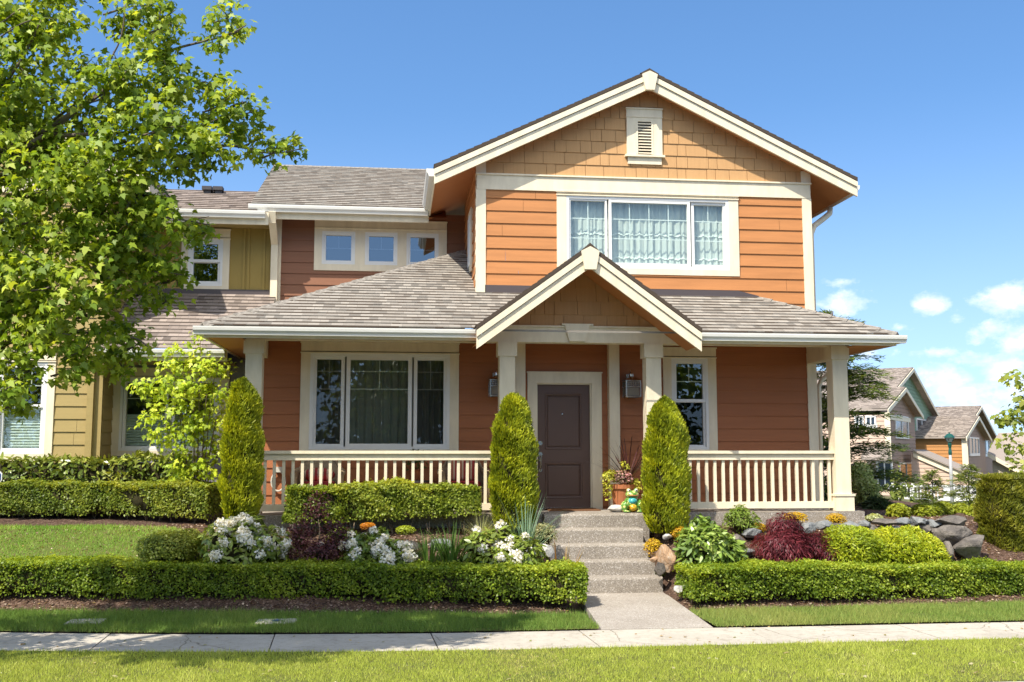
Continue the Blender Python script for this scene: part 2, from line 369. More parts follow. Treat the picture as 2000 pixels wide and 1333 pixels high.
def lap(mb, x0, x1, z0, z1, Y, exp=.2085, phase=0, holes=(), flip=False, axis='X', proud=.021, joints=True):
    """overlapping boards on a wall facing -Y (axis='X') or facing -X/+X (axis='Y')"""
    k = math.floor((z0-phase)/exp)
    while phase+k*exp < z1:
        A = phase+k*exp; a, b = max(z0, A), min(z1, A+exp); k += 1
        lv = sorted({a, b, *[h for H in holes for h in H[2:] if a < h < b]})
        for c, d in zip(lv, lv[1:]):
            if d-c < .003: continue
            cuts = [(x0, x1)]
            for (hx0, hx1, hz0, hz1) in holes:
                if hz1 <= c+.001 or hz0 >= d-.001: continue
                nc = []
                for (p, q) in cuts:
                    if hx1 <= p or hx0 >= q: nc.append((p, q)); continue
                    if hx0 > p: nc.append((p, hx0))
                    if hx1 < q: nc.append((hx1, q))
                cuts = nc
            pc, pd = [proud+(.003-proud)*(z-A)/exp for z in (c, d)]
            jn = x0+rnd.random()*3.6; nc = []
            for p, q in cuts:
                while joints and jn < q:
                    if jn > p+.25 and jn < q-.25:
                        nc.append((p, jn-.0022))
                        if axis == 'X': mb.poly([(jn-.0022, Y-.002, c), (jn+.0022, Y-.002, c), (jn+.0022, Y-.002, d), (jn-.0022, Y-.002, d)])
                        else: mb.poly([(Y, jn-.0022, c), (Y, jn+.0022, c), (Y, jn+.0022, d), (Y, jn-.0022, d)])
                        p = jn+.0022
                    jn += 3.6
                nc.append((p, q)); jn = x0+(jn-x0) % 3.6
            for p, q in nc:
                if axis == 'X':
                    mb.poly([(p, Y-pc, c), (q, Y-pc, c), (q, Y-pd, d), (p, Y-pd, d)])
                    if c == a: mb.poly([(p, Y, c), (q, Y, c), (q, Y-pc, c), (p, Y-pc, c)])
                else:
                    s = -1 if not flip else 1
                    mb.poly([(Y+s*pc, p, c), (Y+s*pc, q, c), (Y+s*pd, q, d), (Y+s*pd, p, d)])
                    if c == a: mb.poly([(Y, p, c), (Y, q, c), (Y+s*pc, q, c), (Y+s*pc, p, c)])

def shakes(mb, poly2, Y, z0, course=.205, phase=None, seed=3):
    """staggered shingle siding clipped to a polygon in (x,z)"""
    r = random.Random(seed); xs = [p[0] for p in poly2]; zs = [p[1] for p in poly2]; z = z0
    while z < max(zs):
        x = min(xs)-r.random()*.3
        while x < max(xs):
            wd = r.choice((.15, .19, .24, .31, .36)); d = r.random()*.005
            c = clip(clip(clip(clip(poly2, 1, 0, x+wd-.008), -1, 0, -x), 0, 1, z+course), 0, -1, -z)
            if len(c) >= 3:
                f = [(p[0], Y-.019-d+.014*(p[1]-z)/course, p[1]) for p in c]; mb.poly(f)
                for i in range(len(f)):
                    a, b = f[i], f[(i+1) % len(f)]; mb.poly([b, a, (a[0], Y, a[2]), (b[0], Y, b[2])])
            x += wd
        z += course
    mb.poly([(p[0], Y+.002, p[1]) for p in poly2])

# ---- foliage
DIAM = (np.array([(0, 0, 0), (.36, .45, .10), (0, 1, -.04), (-.36, .45, .10)]), 4)
LONG = (np.array([(0, 0, 0), (.17, .35, .05), (.13, .7, .03), (0, 1, -.08), (-.13, .7, .03), (-.17, .35, .05)]), 6)
SPRAY = (np.array([(0, 0, 0), (.17, .3, .03), (.10, .55, 0), (.16, .72, .02), (0, 1, 0), (-.16, .72, .02), (-.10, .55, 0), (-.17, .3, .03)]), 8)
MAPLE = (np.array([(0, 0, 0), (.30, .0, .04), (.24, .20, .06), (.60, .38, -.10), (.27, .50, .06), (.24, .66, .03), (0, 1.0, -.22),
                   (-.24, .66, .03), (-.27, .50, .06), (-.60, .38, -.10), (-.24, .20, .06), (-.30, .0, .04)]), 12)
BLADE = (np.array([(-.5, 0, 0), (.5, 0, 0), (.0, 1, .0)]), 3)
BLADE5 = (np.array([(-.5, 0, 0), (.5, 0, 0), (.42, .5, .0), (0, 1, -.0), (-.42, .5, .0)]), 5)
def nrmz(a): return a/np.maximum(np.linalg.norm(a, axis=1, keepdims=True), 1e-9)
def leaves(tmpl, pos, nrm, dirv, size, cols, width=1.0):
    T, k = tmpl; n = nrmz(nrm); d = dirv-n*np.sum(dirv*n, axis=1, keepdims=True); d = nrmz(d); s = np.cross(d, n)
    size = np.asarray(size).reshape(-1, 1); wd = (size*width) if np.isscalar(width) else np.asarray(width).reshape(-1, 1)
    V = pos[:, None, :] + (T[None, :, 0, None]*wd[:, None, :])*s[:, None, :] + (T[None, :, 1, None]*size[:, None, :])*d[:, None, :] + (T[None, :, 2, None]*size[:, None, :])*n[:, None, :]
    C = np.repeat(cols, k, axis=0)
    return V.reshape(-1, 3), C, k
def leaf_obj(name, sets, mats, parent=None, extra=None):
    """sets: list of (V, C, k, material index); extra: an MB whose faces join the mesh"""
    vs, lt, mi, cs = [], [], [], []; li = []; off = 0
    for (V, C, k, m) in sets:
        n = len(V)//k; vs.append(V); cs.append(C); lt.append(np.full(n, k)); mi.append(np.full(n, m)); li.append(np.arange(len(V))+off); off += len(V)
    if extra is not None and extra.v:
        V = np.array(extra.v); vs.append(V); cs.append(np.tile((.1, .1, .1), (len(V), 1)))
        lt.append(np.array([len(f) for f in extra.f])); mi.append(np.array(extra.m)); li.append(np.concatenate([np.array(f) for f in extra.f])+off)
    V = np.concatenate(vs); L = np.concatenate(li); T = np.concatenate(lt); Mi = np.concatenate(mi); C = np.concatenate(cs)
    me = bpy.data.meshes.new(name); me.vertices.add(len(V)); me.vertices.foreach_set('co', V.astype(np.float32).ravel())
    me.loops.add(len(L)); me.loops.foreach_set('vertex_index', L.astype(np.int32))
    me.polygons.add(len(T)); me.polygons.foreach_set('loop_start', np.concatenate(([0], np.cumsum(T)[:-1])).astype(np.int32)); me.polygons.foreach_set('loop_total', T.astype(np.int32))
    for m in (mats if isinstance(mats, (list, tuple)) else [mats]): me.materials.append(m)
    me.polygons.foreach_set('material_index', Mi.astype(np.int32))
    at = me.attributes.new('Col', 'FLOAT_COLOR', 'POINT'); at.data.foreach_set('color', np.concatenate((C, np.ones((len(C), 1))), axis=1).astype(np.float32).ravel())
    me.update(calc_edges=True); return link(name, me, parent)
def pal(n, cs, jit=.18, clump=None):
    cs = np.array(cs); t = rng.random(n) if clump is None else np.clip(.55*clump+.45*rng.random(n), 0, .999)
    x = t*(len(cs)-1); i = np.floor(x).astype(int); f = (x-i)[:, None]; i2 = np.minimum(i+1, len(cs)-1)
    k_ = 1.45 if cs.max() < .5 else 1.0
    return np.clip((cs[i]*(1-f)+cs[i2]*f)*k_*(1+jit*rng.standard_normal((n, 1))), .002, .85)
def lump(p, f=5.0, s=0):
    return (np.sin(p[:, 0]*f+1.3+s)*np.sin(p[:, 1]*f*.9+2.1*s)+np.sin(p[:, 2]*f*1.1+s*.7+p[:, 0]*f*.5)+.6*np.sin(p[:, 0]*f*2.3+p[:, 2]*f*1.9+s))/2.6
def rdir(n):
    return nrmz(rng.standard_normal((n, 3)))

G_BOX = [(.035, .065, .007), (.095, .15, .012), (.195, .25, .022), (.33, .355, .045)]

def hedge(name, label, cat, path, h, wd, n, size=.033, cols=G_BOX, group=None, zf=None, rough=.05, tmpl=DIAM, ground_gap=.06, mat_=None, jl=.9, leg=True):
    """clipped hedge along a list of (x,y,z) base points (front line); thickness wd behind the front"""
    P = [np.array(p, float) for p in path]; seg = [np.linalg.norm(P[i+1]-P[i]) for i in range(len(P)-1)]; Ls = np.concatenate(([0], np.cumsum(seg))); L = Ls[-1]
    def at(s):
        i = np.clip(np.searchsorted(Ls, s, side='right')-1, 0, len(P)-2); f = ((s-Ls[i])/np.array(seg)[i])[:, None]
        A = np.array(P)[i]; B = np.array(P)[i+1]; t = nrmz((B-A)*np.array([1, 1, 0])); nb = np.stack((-t[:, 1], t[:, 0], 0*t[:, 0]), 1)
        return A+(B-A)*f, t, nb
    ar = np.array([L*h, L*wd, L*h*.35, wd*h, wd*h]); pr = ar/ar.sum(); face = rng.choice(5, n, p=pr)
    s = rng.random(n)*L; q = rng.random(n); hz = rng.random(n)
    s = np.where(face == 3, 0.02, np.where(face == 4, L-.02, s)); b = np.where(face == 0, 0, np.where(face == 2, wd, q*wd))
    z = np.where(face == 1, h, ground_gap+(h-ground_gap)*hz)
    base, t, nb = at(s); pos = base+nb*b[:, None]+np.array([0, 0, 1])*z[:, None]
    nr = np.where((face == 0)[:, None], -nb, np.where((face == 1)[:, None], np.array([[0, 0, 1.]]), np.where((face == 2)[:, None], nb, np.where((face == 3)[:, None], -t, t))))
    # rounded shoulders and a ragged foot
    ctr = base+nb*(wd/2)+np.array([0, 0, 1])*(h*.55); dv = pos-ctr
    lf = lump(pos, 4.2, 1)*rough+lump(pos, 15, 2)*rough*.45
    pos = pos+nr*(lf-np.abs(rng.standard_normal(n))*.040)[:, None]
    edge = np.minimum(np.minimum(b, wd-b)/.07, 1)*np.minimum((h-z)/.07+(face == 1), 1)
    pos -= nr*(0.018*(1-np.clip(edge, 0, 1)))[:, None]
    low = z < ground_gap+.07*(1+lump(pos, 7, 3)); thin = (lump(pos, 5.5, 6)*.6+lump(pos, 12, 8)*.5) < -.40; keep = ~(low & (rng.random(n) < .75)) & ~(thin & (rng.random(n) < .66) & (face != 1)); pos, nr, z = pos[keep], nr[keep], z[keep]; n = len(pos)
    shoot = (rng.random(n) < .035)*(z > h*.6); pos = pos+nr*(shoot*rng.random(n)*.05)[:, None]
    nv = nr+rdir(n)*jl+np.array([0, 0, .25]); dr = rdir(n)+nr*.4
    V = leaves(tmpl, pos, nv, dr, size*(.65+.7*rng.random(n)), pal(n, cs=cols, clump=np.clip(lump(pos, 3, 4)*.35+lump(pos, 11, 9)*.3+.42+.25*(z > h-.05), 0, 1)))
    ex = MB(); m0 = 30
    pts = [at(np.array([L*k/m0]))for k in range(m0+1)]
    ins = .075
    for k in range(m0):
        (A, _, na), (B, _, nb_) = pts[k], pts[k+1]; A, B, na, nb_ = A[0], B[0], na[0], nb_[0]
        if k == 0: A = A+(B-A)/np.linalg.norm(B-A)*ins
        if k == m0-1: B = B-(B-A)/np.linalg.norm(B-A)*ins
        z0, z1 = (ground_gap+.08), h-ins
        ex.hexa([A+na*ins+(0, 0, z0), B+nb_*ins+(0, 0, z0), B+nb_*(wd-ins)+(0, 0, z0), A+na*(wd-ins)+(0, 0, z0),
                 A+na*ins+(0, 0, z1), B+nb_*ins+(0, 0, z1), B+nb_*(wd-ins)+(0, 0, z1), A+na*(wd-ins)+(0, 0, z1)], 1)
    if leg:
        for k in range(int(L/.28)):
            A, tt, na = at(np.array([L*(k+.5+.6*(rnd.random()-.5))/int(L/.28)])); A, na = A[0], na[0]
            for _ in range(2):
                p0 = A+na*(wd*.3+.2*wd*rnd.random())+(0, 0, -.05)
                ex.tube([p0, p0+np.array((rnd.uniform(-.07, .07), rnd.uniform(-.06, .03), .22))], [.011, .007], 5, 2)
    o = leaf_obj(name, [(*V, 0)], [mat_ or M_leaf, M_core, M_barkd], None, ex)
    return tag(o, label, cat, group)

def shrub_sets(blobs, n, size, cols, tmpl=DIAM, upb=.4, jl=.8, inner=.45, lumpa=.12, lf=7, sd=0, outdir=.6, droop=0, m=0, width=1.0):
    """leaves in ellipsoid shells; blobs = (cx,cy,cz,rx,ry,rz)"""
    B = np.array(blobs, float); ar = (B[:, 3]*B[:, 5]+B[:, 3]*B[:, 4]); k = rng.choice(len(B), n, p=ar/ar.sum()); b = B[k]
    d = rdir(n); d[:, 2] = np.where((d[:, 2] < -.35) & (rng.random(n) < .7), -d[:, 2], d[:, 2])
    rad = 1-inner*rng.random(n)**1.6
    pos = b[:, :3]+d*b[:, 3:]*(rad*(1+lumpa*lump(b[:, :3]+d*b[:, 3:], lf, sd)))[:, None]
    nv = nrmz(d/b[:, 3:])+rdir(n)*jl+np.array([0, 0, upb]); dr = rdir(n)*.7+d*outdir+np.array([0, 0, -droop])
    return (*leaves(tmpl, pos, nv, dr, size*(.6+.8*rng.random(n)), pal(n, cols, clump=lump(pos, 4, sd+2)*.5+.5), width), m)
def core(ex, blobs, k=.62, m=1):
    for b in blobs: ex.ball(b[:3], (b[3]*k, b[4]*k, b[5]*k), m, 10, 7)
def shrub(name, label, cat, blobs, n, size, cols, group=None, core_k=.62, mats=None, stems=0, **kw):
    ex = MB()
    if core_k: core(ex, blobs, core_k)
    cx = np.mean([b[0] for b in blobs]); cy = np.mean([b[1] for b in blobs]); zb = min(b[2]-b[5] for b in blobs)
    for i in range(stems):
        b = blobs[i % len(blobs)]; a = 6.28*i/stems
        ex.tube([(cx+.03*math.cos(a), cy+.03*math.sin(a), TZ(cx, cy)-.04), (b[0]*.6+cx*.4+.05*math.cos(a), b[1]*.6+cy*.4, b[2]-b[5]*.5), (b[0], b[1], b[2])], [.014, .01, .004], 5, 2)
    o = leaf_obj(name, [shrub_sets(blobs, n, size, cols, **kw)], mats or [M_leaf, M_core, M_barkd], None, ex)
    return tag(o, label, cat, group)
def PB(x0, x1, y0, y1, Y, ry=None):
    """ellipsoid filling a photograph box at distance Y"""
    a, b = PY(x0, (y0+y1)/2, Y), PY(x1, (y0+y1)/2, Y); t, u_ = PY((x0+x1)/2, y0, Y), PY((x0+x1)/2, y1, Y)
    rx = (b-a).length/2; return ((a.x+b.x)/2, Y, (t.z+u_.z)/2, rx, ry or rx*.85, (t.z-u_.z)/2)

# ------------------------------------------------------------------ terrain
ZP = 1.085
def sm(a, b, x):
    t = min(1, max(0, (x-a)/(b-a))); return t*t*(3-2*t)
KN = [(0, 0), (12.7, .0), (13.1, .04), (13.9, .47), (14.9, .86), (16.5, 1.0), (18, 1.08), (40, 1.1)]
def walkY(x):      # far edge of the sidewalk
    return 11.57+.031*max(0, -x+1.2)**1.75
def TZ(x, y):
    yy = y-max(0, -x-1)*.22-max(0, x-5)*.03
    for (a, za), (b, zb) in zip(KN, KN[1:]):
        if yy <= b: z = za+(zb-za)*max(0, (yy-a)/(b-a)); break
    else: z = 1.1
    z *= 1-sm(9.3, 13, x)
    if 2.0 < x < 4.0 and y < 15.3:      # the steps cut into the slope
        st = -.03 if y < 14.05 else min(.2*(math.floor((y-14.05)/.27)+.2), .9)-.1
        wgt = 1-max(sm(3.62, 3.98, x), 1-sm(2.02, 2.3, x)); z = z*(1-wgt)+min(z, st)*wgt
    return z
def sheet(mb, xs, ys, zf, m=0):
    i0 = len(mb.v)
    for y in ys:
        for x in xs: mb.v.append((x, y, zf(x, y)))
    nx = len(xs)
    for j in range(len(ys)-1):
        for i in range(nx-1):
            a = i0+j*nx+i; mb.f.append((a, a+1, a+nx+1, a+nx)); mb.m.append(m)
lin = lambda a, b, n: [a+(b-a)*i/n for i in range(n+1)]
def far(x, y):     # land falling away beyond the right of the lot
    d = sm(13, 55, x)*sm(8, 45, y); return -.12-1.25*d
mb = MB(); xs = lin(-300, -20, 10)+lin(-18, 14, 12)+lin(16, 80, 24)+lin(90, 600, 10); ys = lin(-300, -10, 8)+lin(-5, 8, 4)+lin(9, 90, 30)+lin(110, 1500, 12)
sheet(mb, xs, ys, far); tag(mb.build('ground', M_far, smooth=True), kind='structure')
mb = MB(); sheet(mb, lin(-12, 14, 130), lin(11.2, 30, 130), lambda x, y: TZ(x, y)+.012*mnoise.noise((x*3, y*3, 0))-.004)
tag(mb.build('garden_soil', M_mulch, smooth=True), kind='structure')
mb = MB(); mb.box(-40, 40, -12, 8.42, -.3, -.11); tag(mb.build('road', M_asph), kind='structure')
mb = MB(); mb.box(-40, 40, 8.42, 8.58, -.3, .02); tag(mb.build('kerb', M_conc), kind='structure')
# sidewalk in slabs with open joints
JX = [-12.4, -10.8, -9.2, -7.6, -6.1, -4.6, -3.08, -1.28, .42, 2.07, 3.95, 5.80, 7.6, 9.4, 11.2, 13, 20]
mb = MB()
def sidewalk_piece(x0, x1, tilt):
    n = max(1, int((x1-x0)/.3)); xx = lin(x0, x1, n)
    for a, b in zip(xx, xx[1:]):
        ya, yb = walkY(a), walkY(b); sk = .06
        p = [(a+sk, ya-1.22, -.2), (b+sk, yb-1.22, -.2), (b, yb, -.2), (a, ya, -.2)]; z = tilt
        mb.hexa(p+[(q[0], q[1], z) for q in p])
for a, b in zip(JX, JX[1:]): sidewalk_piece(a+.007, b-.007, .004+.006*rnd.random())
tag(mb.build('sidewalk', M_conc), kind='structure')
# walkway and lawns
mb = MB(); mb.hexa([(2.33, 11.585, -.2), (3.62, 11.585, -.2), (3.70, 14.15, -.2), (2.50, 14.15, -.2), (2.33, 11.585, .012), (3.62, 11.585, .012), (3.70, 14.15, .08), (2.50, 14.15, .08)])
tag(mb.build('walkway', M_aggp), kind='structure')

def grass(name, pts, zf, dens, hgt, cols, label, base_z=.0, wdt=.006):
    """pts: list of convex polygons in plan; blades over them, with a turf sheet"""
    bm_ = MB(); P = []
    for po in pts:
        xs = [p[0] for p in po]; ys = [p[1] for p in po]; A = (max(xs)-min(xs))*(max(ys)-min(ys)); n = int(A*dens)
        q = np.stack((min(xs)+(max(xs)-min(xs))*rng.random(n), min(ys)+(max(ys)-min(ys))*rng.random(n)), 1); ok = np.ones(n, bool)
        for i in range(len(po)):
            a, b = po[i], po[(i+1) % len(po)]; ok &= ((b[0]-a[0])*(q[:, 1]-a[1])-(b[1]-a[1])*(q[:, 0]-a[0])) > 0
        bare = (np.sin(q[:, 0]*3.1+1)*np.sin(q[:, 1]*5.3+.5)+np.sin(q[:, 0]*7.7)*np.sin(q[:, 1]*9.1+2)*.7) > .72; ok &= ~(bare & (rng.random(n) < .5))
        P.append(q[ok]+rng.standard_normal((int(ok.sum()), 2))*np.array([.01, .018])); m = 14
        nx, ny = max(2, int((max(xs)-min(xs))/.4)), max(2, int((max(ys)-min(ys))/.25))
        for i in range(nx):
            for j in range(ny):
                x0, x1 = min(xs)+(max(xs)-min(xs))*i/nx, min(xs)+(max(xs)-min(xs))*(i+1)/nx; y0, y1 = min(ys)+(max(ys)-min(ys))*j/ny, min(ys)+(max(ys)-min(ys))*(j+1)/ny
                c = clip(clip(clip(clip(po, 1, 0, x1), -1, 0, -x0), 0, 1, y1), 0, -1, -y0)
                if len(c) >= 3: bm_.poly([(p[0], p[1], zf(*p)+.012) for p in c], m=1)
    q = np.concatenate(P); n = len(q); z = np.array([zf(a, b) for a, b in q])+.008
    pos = np.column_stack((q, z)); lean = rng.standard_normal((n, 3))*.42; lean[:, 2] = 1
    nv = rdir(n); nv[:, 2] *= .2
    cl = np.clip(lump(pos*np.array([1, 1.7, 0]), 2.1, 5)*.35+lump(pos*np.array([1, 1, 0]), 6.3, 1)*.25+.45, 0, 1)
    V = leaves(BLADE, pos, nv, lean, hgt*(.4+.7*rng.random(n)+.9*rng.random(n)**8)*(.75+.5*cl), pal(n, cols, .16, cl), np.full(n, wdt)*(.6+.8*rng.random(n)))
    o = leaf_obj(name, [(*V, 0)], [M_grass, M_lawnb], None, bm_)
    return tag(o, label, 'lawn', kind='stuff')
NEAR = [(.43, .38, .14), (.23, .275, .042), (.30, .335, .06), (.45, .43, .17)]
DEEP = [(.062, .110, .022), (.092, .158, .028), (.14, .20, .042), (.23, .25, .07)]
strip = []
xs = lin(-9, 9.5, 26)
for a, b in zip(xs, xs[1:]): strip.append([(a, 8.58), (b, 8.58), (b, walkY(b)-1.20), (a, walkY(a)-1.20)])
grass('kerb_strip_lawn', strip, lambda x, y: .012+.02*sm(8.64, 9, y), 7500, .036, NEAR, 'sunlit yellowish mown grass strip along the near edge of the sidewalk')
def hedgeY(x): return 13.03+(.055*max(0, -x) if x < 0 else 0)+(.05*max(0, x-3.7) if x > 3.7 else 0)-.05*sm(1, 2.4, x)
strip = []; xs = lin(-9, 2.30, 18)
for a, b in zip(xs, xs[1:]): strip.append([(a, walkY(a)+.004), (b, walkY(b)+.004), (b+.02, 12.91-.15*b), (a+.02, 12.91-.15*a)])
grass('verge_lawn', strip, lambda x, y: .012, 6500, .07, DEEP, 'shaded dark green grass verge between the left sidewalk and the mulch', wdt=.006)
strip = []; xs = lin(3.66, 11.4, 12)
for a, b in zip(xs, xs[1:]): strip.append([(a, walkY(a)+.004), (b, walkY(b)+.004), (b, 12.72+.05*(b-3.7)), (a, 12.72+.05*(a-3.7))])
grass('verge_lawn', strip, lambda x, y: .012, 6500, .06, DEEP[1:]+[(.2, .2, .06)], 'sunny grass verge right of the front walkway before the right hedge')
LAWN = [[(-9, 15.3), (-3.3, 14.35), (-2.75, 14.5), (-2.7, 15.0), (-3.2, 15.6), (-4.2, 16.0), (-9, 16.6)]]
grass('front_lawn', LAWN, TZ, 3800, .05, [(.09, .20, .03), (.15, .28, .035), (.25, .32, .07), (.42, .35, .16)], 'small sloping lawn with dry patches between the two clipped left hedges', wdt=.008)
# loose mulch chips
n = 26000; q = np.stack((-8+17.5*rng.random(n), 12.55+3.4*rng.random(n)), 1); q = q[~((q[:, 0] > 2.3) & (q[:, 0] < 3.72))]
z = np.array([TZ(a, b) for a, b in q]); n = len(q)
V = leaves(DIAM, np.column_stack((q, z+.01)), rdir(n)*.5+np.array([0, 0, 1]), rdir(n), .02+.03*rng.random(n), pal(n, [(.05, .028, .018), (.12, .07, .05), (.22, .15, .11), (.38, .31, .24)], .2))
tag(leaf_obj('mulch_chips', [(*V, 0)], M_petal), 'loose bark mulch chips spread over the planting beds', 'mulch', kind='stuff')

# litter on the grass by the kerb
n = 170; q = np.stack((-4+12*rng.random(n), 8.7+1.7*rng.random(n)), 1)
V = leaves(MAPLE, np.column_stack((q, np.full(n, .05))), rdir(n)*.5+np.array([0, 0, 1]), rdir(n), .02+.035*rng.random(n), pal(n, [(.30, .27, .10), (.45, .40, .22), (.55, .52, .38), (.33, .2, .08)], .2))
tag(leaf_obj('fallen_leaves', [(*V, 0)], M_petal), 'pale fallen leaves scattered over the kerb side grass', 'leaf litter', kind='stuff')
n = 90; q = np.stack((-4+12*rng.random(n), 10.5+1.2*rng.random(n)), 1)
V = leaves(MAPLE, np.column_stack((q, np.full(n, .016))), rdir(n)*.3+np.array([0, 0, 1]), rdir(n), .018+.03*rng.random(n), pal(n, [(.12, .14, .03), (.30, .22, .10), (.16, .10, .05)], .2))
tag(leaf_obj('fallen_leaves', [(*V, 0)], M_petal), 'few dry leaves and clippings lying on the sidewalk', 'leaf litter', kind='stuff')

# ------------------------------------------------------------------ the house
YW, XL, XR = 16.345, 1.28, 6.95
SL = .485
house = thing('craftsman_house', 'orange two-storey gabled house with cream trim and a covered front porch', 'house', (2.4, 16.3, 1.0))

def window(parent, name, Y, x0, x1, z0, z1, cas, panels, depth=.9, head=None, sill=False, glass=None, outer_white=.045, room=None, label=None):
    """casing outline x0..x1,z0..z1; cas=(l,r,t,b) casing widths; panels=[(xa,xb,za,zb,step,cols,rows(list of z),glassmat,sash)]"""
    l, r_, t, b = cas; mb = MB(); yf = Y-.034
    if l: mb.box(x0, x0+l, yf, Y+.01, z0, z1-t)
    if r_: mb.box(x1-r_, x1, yf, Y+.01, z0, z1-t)
    if b: mb.box(x0+l, x1-r_, yf+.003, Y+.01, z0, z0+b)
    if t:
        mb.box(x0-.0, x1+.0, yf-.004, Y+.01, z1-t+(.034 if head else 0), z1)
        if head: mb.box(x0-.012, x1+.012, yf-.022, Y+.01, z1, z1+.022); mb.box(x0-.008, x1+.008, yf-.016, Y+.01, z1-t-.0, z1-t+.02)
    if sill: mb.box(x0-.04, x1+.04, yf-.03, yf+.003, z0+b-.03, z0+b)
    o = mb.build(name, M_trim, parent)
    if label: o['label'] = label
    ix0, ix1, iz0, iz1 = x0+l, x1-r_, z0+b, z1-t
    gm_ = MB(); fm = MB(); wf = outer_white; yo = Y-.03
    fm.box(ix0, ix0+wf, yo, Y+.09, iz0, iz1); fm.box(ix1-wf, ix1, yo, Y+.09, iz0, iz1)
    fm.box(ix0+wf, ix1-wf, yo+.002, Y+.09, iz1-wf, iz1); fm.box(ix0+wf, ix1-wf, yo+.002, Y+.09, iz0, iz0+wf)
    for (xa, xb, za, zb, st, cols, rows, gm, sash, fmm) in panels:
        if sash:
            y0, y1 = Y-.012+st, Y+.055+st
            fm.box(xa, xa+sash, y0, y1, za, zb); fm.box(xb-sash, xb, y0, y1, za, zb); fm.box(xa+sash, xb-sash, y0+.002, y1, za, za+sash); fm.box(xa+sash, xb-sash, y0+.002, y1, zb-sash, zb)
        gx0, gx1, gz0, gz1 = xa+sash, xb-sash, za+sash, zb-sash; yg = Y+.028+st
        for c in cols: gm_.box(c-.0075, c+.0075, yg+.004, yg+.012, min(rows) if len(rows) else gz0, gz1)
        for q in rows: gm_.box(gx0, gx1, yg+.003, yg+.013, q-.0075, q+.0075)
    fm.build('frame', M_white, o)
    if gm_.v: gm_.build('grille', M_grille if z1 < 4 else M_white, o)
    for (xa, xb, za, zb, st, cols, rows, gm, sash, fmm) in panels:
        g = MB(); yg = Y+.028+st; g.poly([(xa+sash*.5, yg, za+sash*.5), (xb-sash*.5, yg, za+sash*.5), (xb-sash*.5, yg, zb-sash*.5), (xa+sash*.5, yg, zb-sash*.5)]); g.build('pane', gm, o)
    rb = MB(); e = .0 if room is None else room; X0, X1, Z0, Z1 = ix0-e, ix1+e, iz0-e, iz1+e; ya, yb = Y+.075, Y+depth
    rb.poly([(X0, yb, Z0), (X1, yb, Z0), (X1, yb, Z1), (X0, yb, Z1)]); rb.poly([(X0, ya, Z0), (X0, yb, Z0), (X0, yb, Z1), (X0, ya, Z1)])
    rb.poly([(X1, yb, Z0), (X1, ya, Z0), (X1, ya, Z1), (X1, yb, Z1)]); rb.poly([(X0, ya, Z0), (X1, ya, Z0), (X1, yb, Z0), (X0, yb, Z0)]); rb.poly([(X0, yb, Z1), (X1, yb, Z1), (X1, ya, Z1), (X0, ya, Z1)])
    if e:
        for (a, b_, c, d) in ((X0, ix0, Z0, Z1), (ix1, X1, Z0, Z1), (ix0, ix1, Z0, iz0), (ix0, ix1, iz1, Z1)): rb.poly([(a, ya, c), (b_, ya, c), (b_, ya, d), (a, ya, d)])
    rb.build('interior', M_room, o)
    return o

# openings (casing outlines) on the main front wall
W_UP = (2.60, 5.68, 4.90, 6.25); W_LO = (-1.48, 1.005, 1.94, 3.70); W_RT = (4.345, 5.24, 1.94, 3.68); DOOR = (2.11, 3.32, 1.06, 3.26)
mb = MB()
lap(mb, -2.20, XL, ZP-.03, 3.8, YW, phase=ZP+.035, holes=[(W_LO[0]+.02, W_LO[1]-.02, W_LO[2]+.02, W_LO[3]-.02)])
lap(mb, XL, XR, ZP-.03, 3.85, YW, phase=ZP+.035, holes=[tuple((a+.02, b-.02, c+.02, d-.02)) for a, b, c, d in (W_RT, DOOR)], joints=False)
lap(mb, YW, 19.05, .8, 3.9, -2.2, phase=ZP+.035, axis='Y')
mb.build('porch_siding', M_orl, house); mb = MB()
lap(mb, XL, XR, 4.2, 4.62, YW, phase=ZP+.035)
lap(mb, XL, XR, 4.62, 6.30, YW, phase=ZP+.035, holes=[(W_UP[0]+.02, W_UP[1]-.02, W_UP[2]+.02, W_UP[3])])
lap(mb, YW, 19.05, 4.3, 6.9, XL, phase=ZP+.035, axis='Y', holes=[(17.1, 17.75, 5.05, 6.15)])
lap(mb, YW, 26, .6, 6.5, XR, phase=ZP+.035, axis='Y', flip=True)
mb.build('lap_siding', M_or, house)
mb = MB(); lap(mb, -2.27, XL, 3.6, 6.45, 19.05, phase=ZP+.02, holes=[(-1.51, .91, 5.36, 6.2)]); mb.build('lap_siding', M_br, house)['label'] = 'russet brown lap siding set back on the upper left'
# gable wall of staggered shakes
APX, APZ = 4.115, 8.27
def rz(x): return APZ-SL*abs(x-APX)
mb = MB(); shakes(mb, [(XL+.15, 6.52), (XR-.15, 6.52), (XR-.15, rz(XR-.15)-.2), (APX, APZ-.2), (XL+.15, rz(XL+.15)-.2)], YW, 6.52); mb.build('shake_siding', M_tan, house)
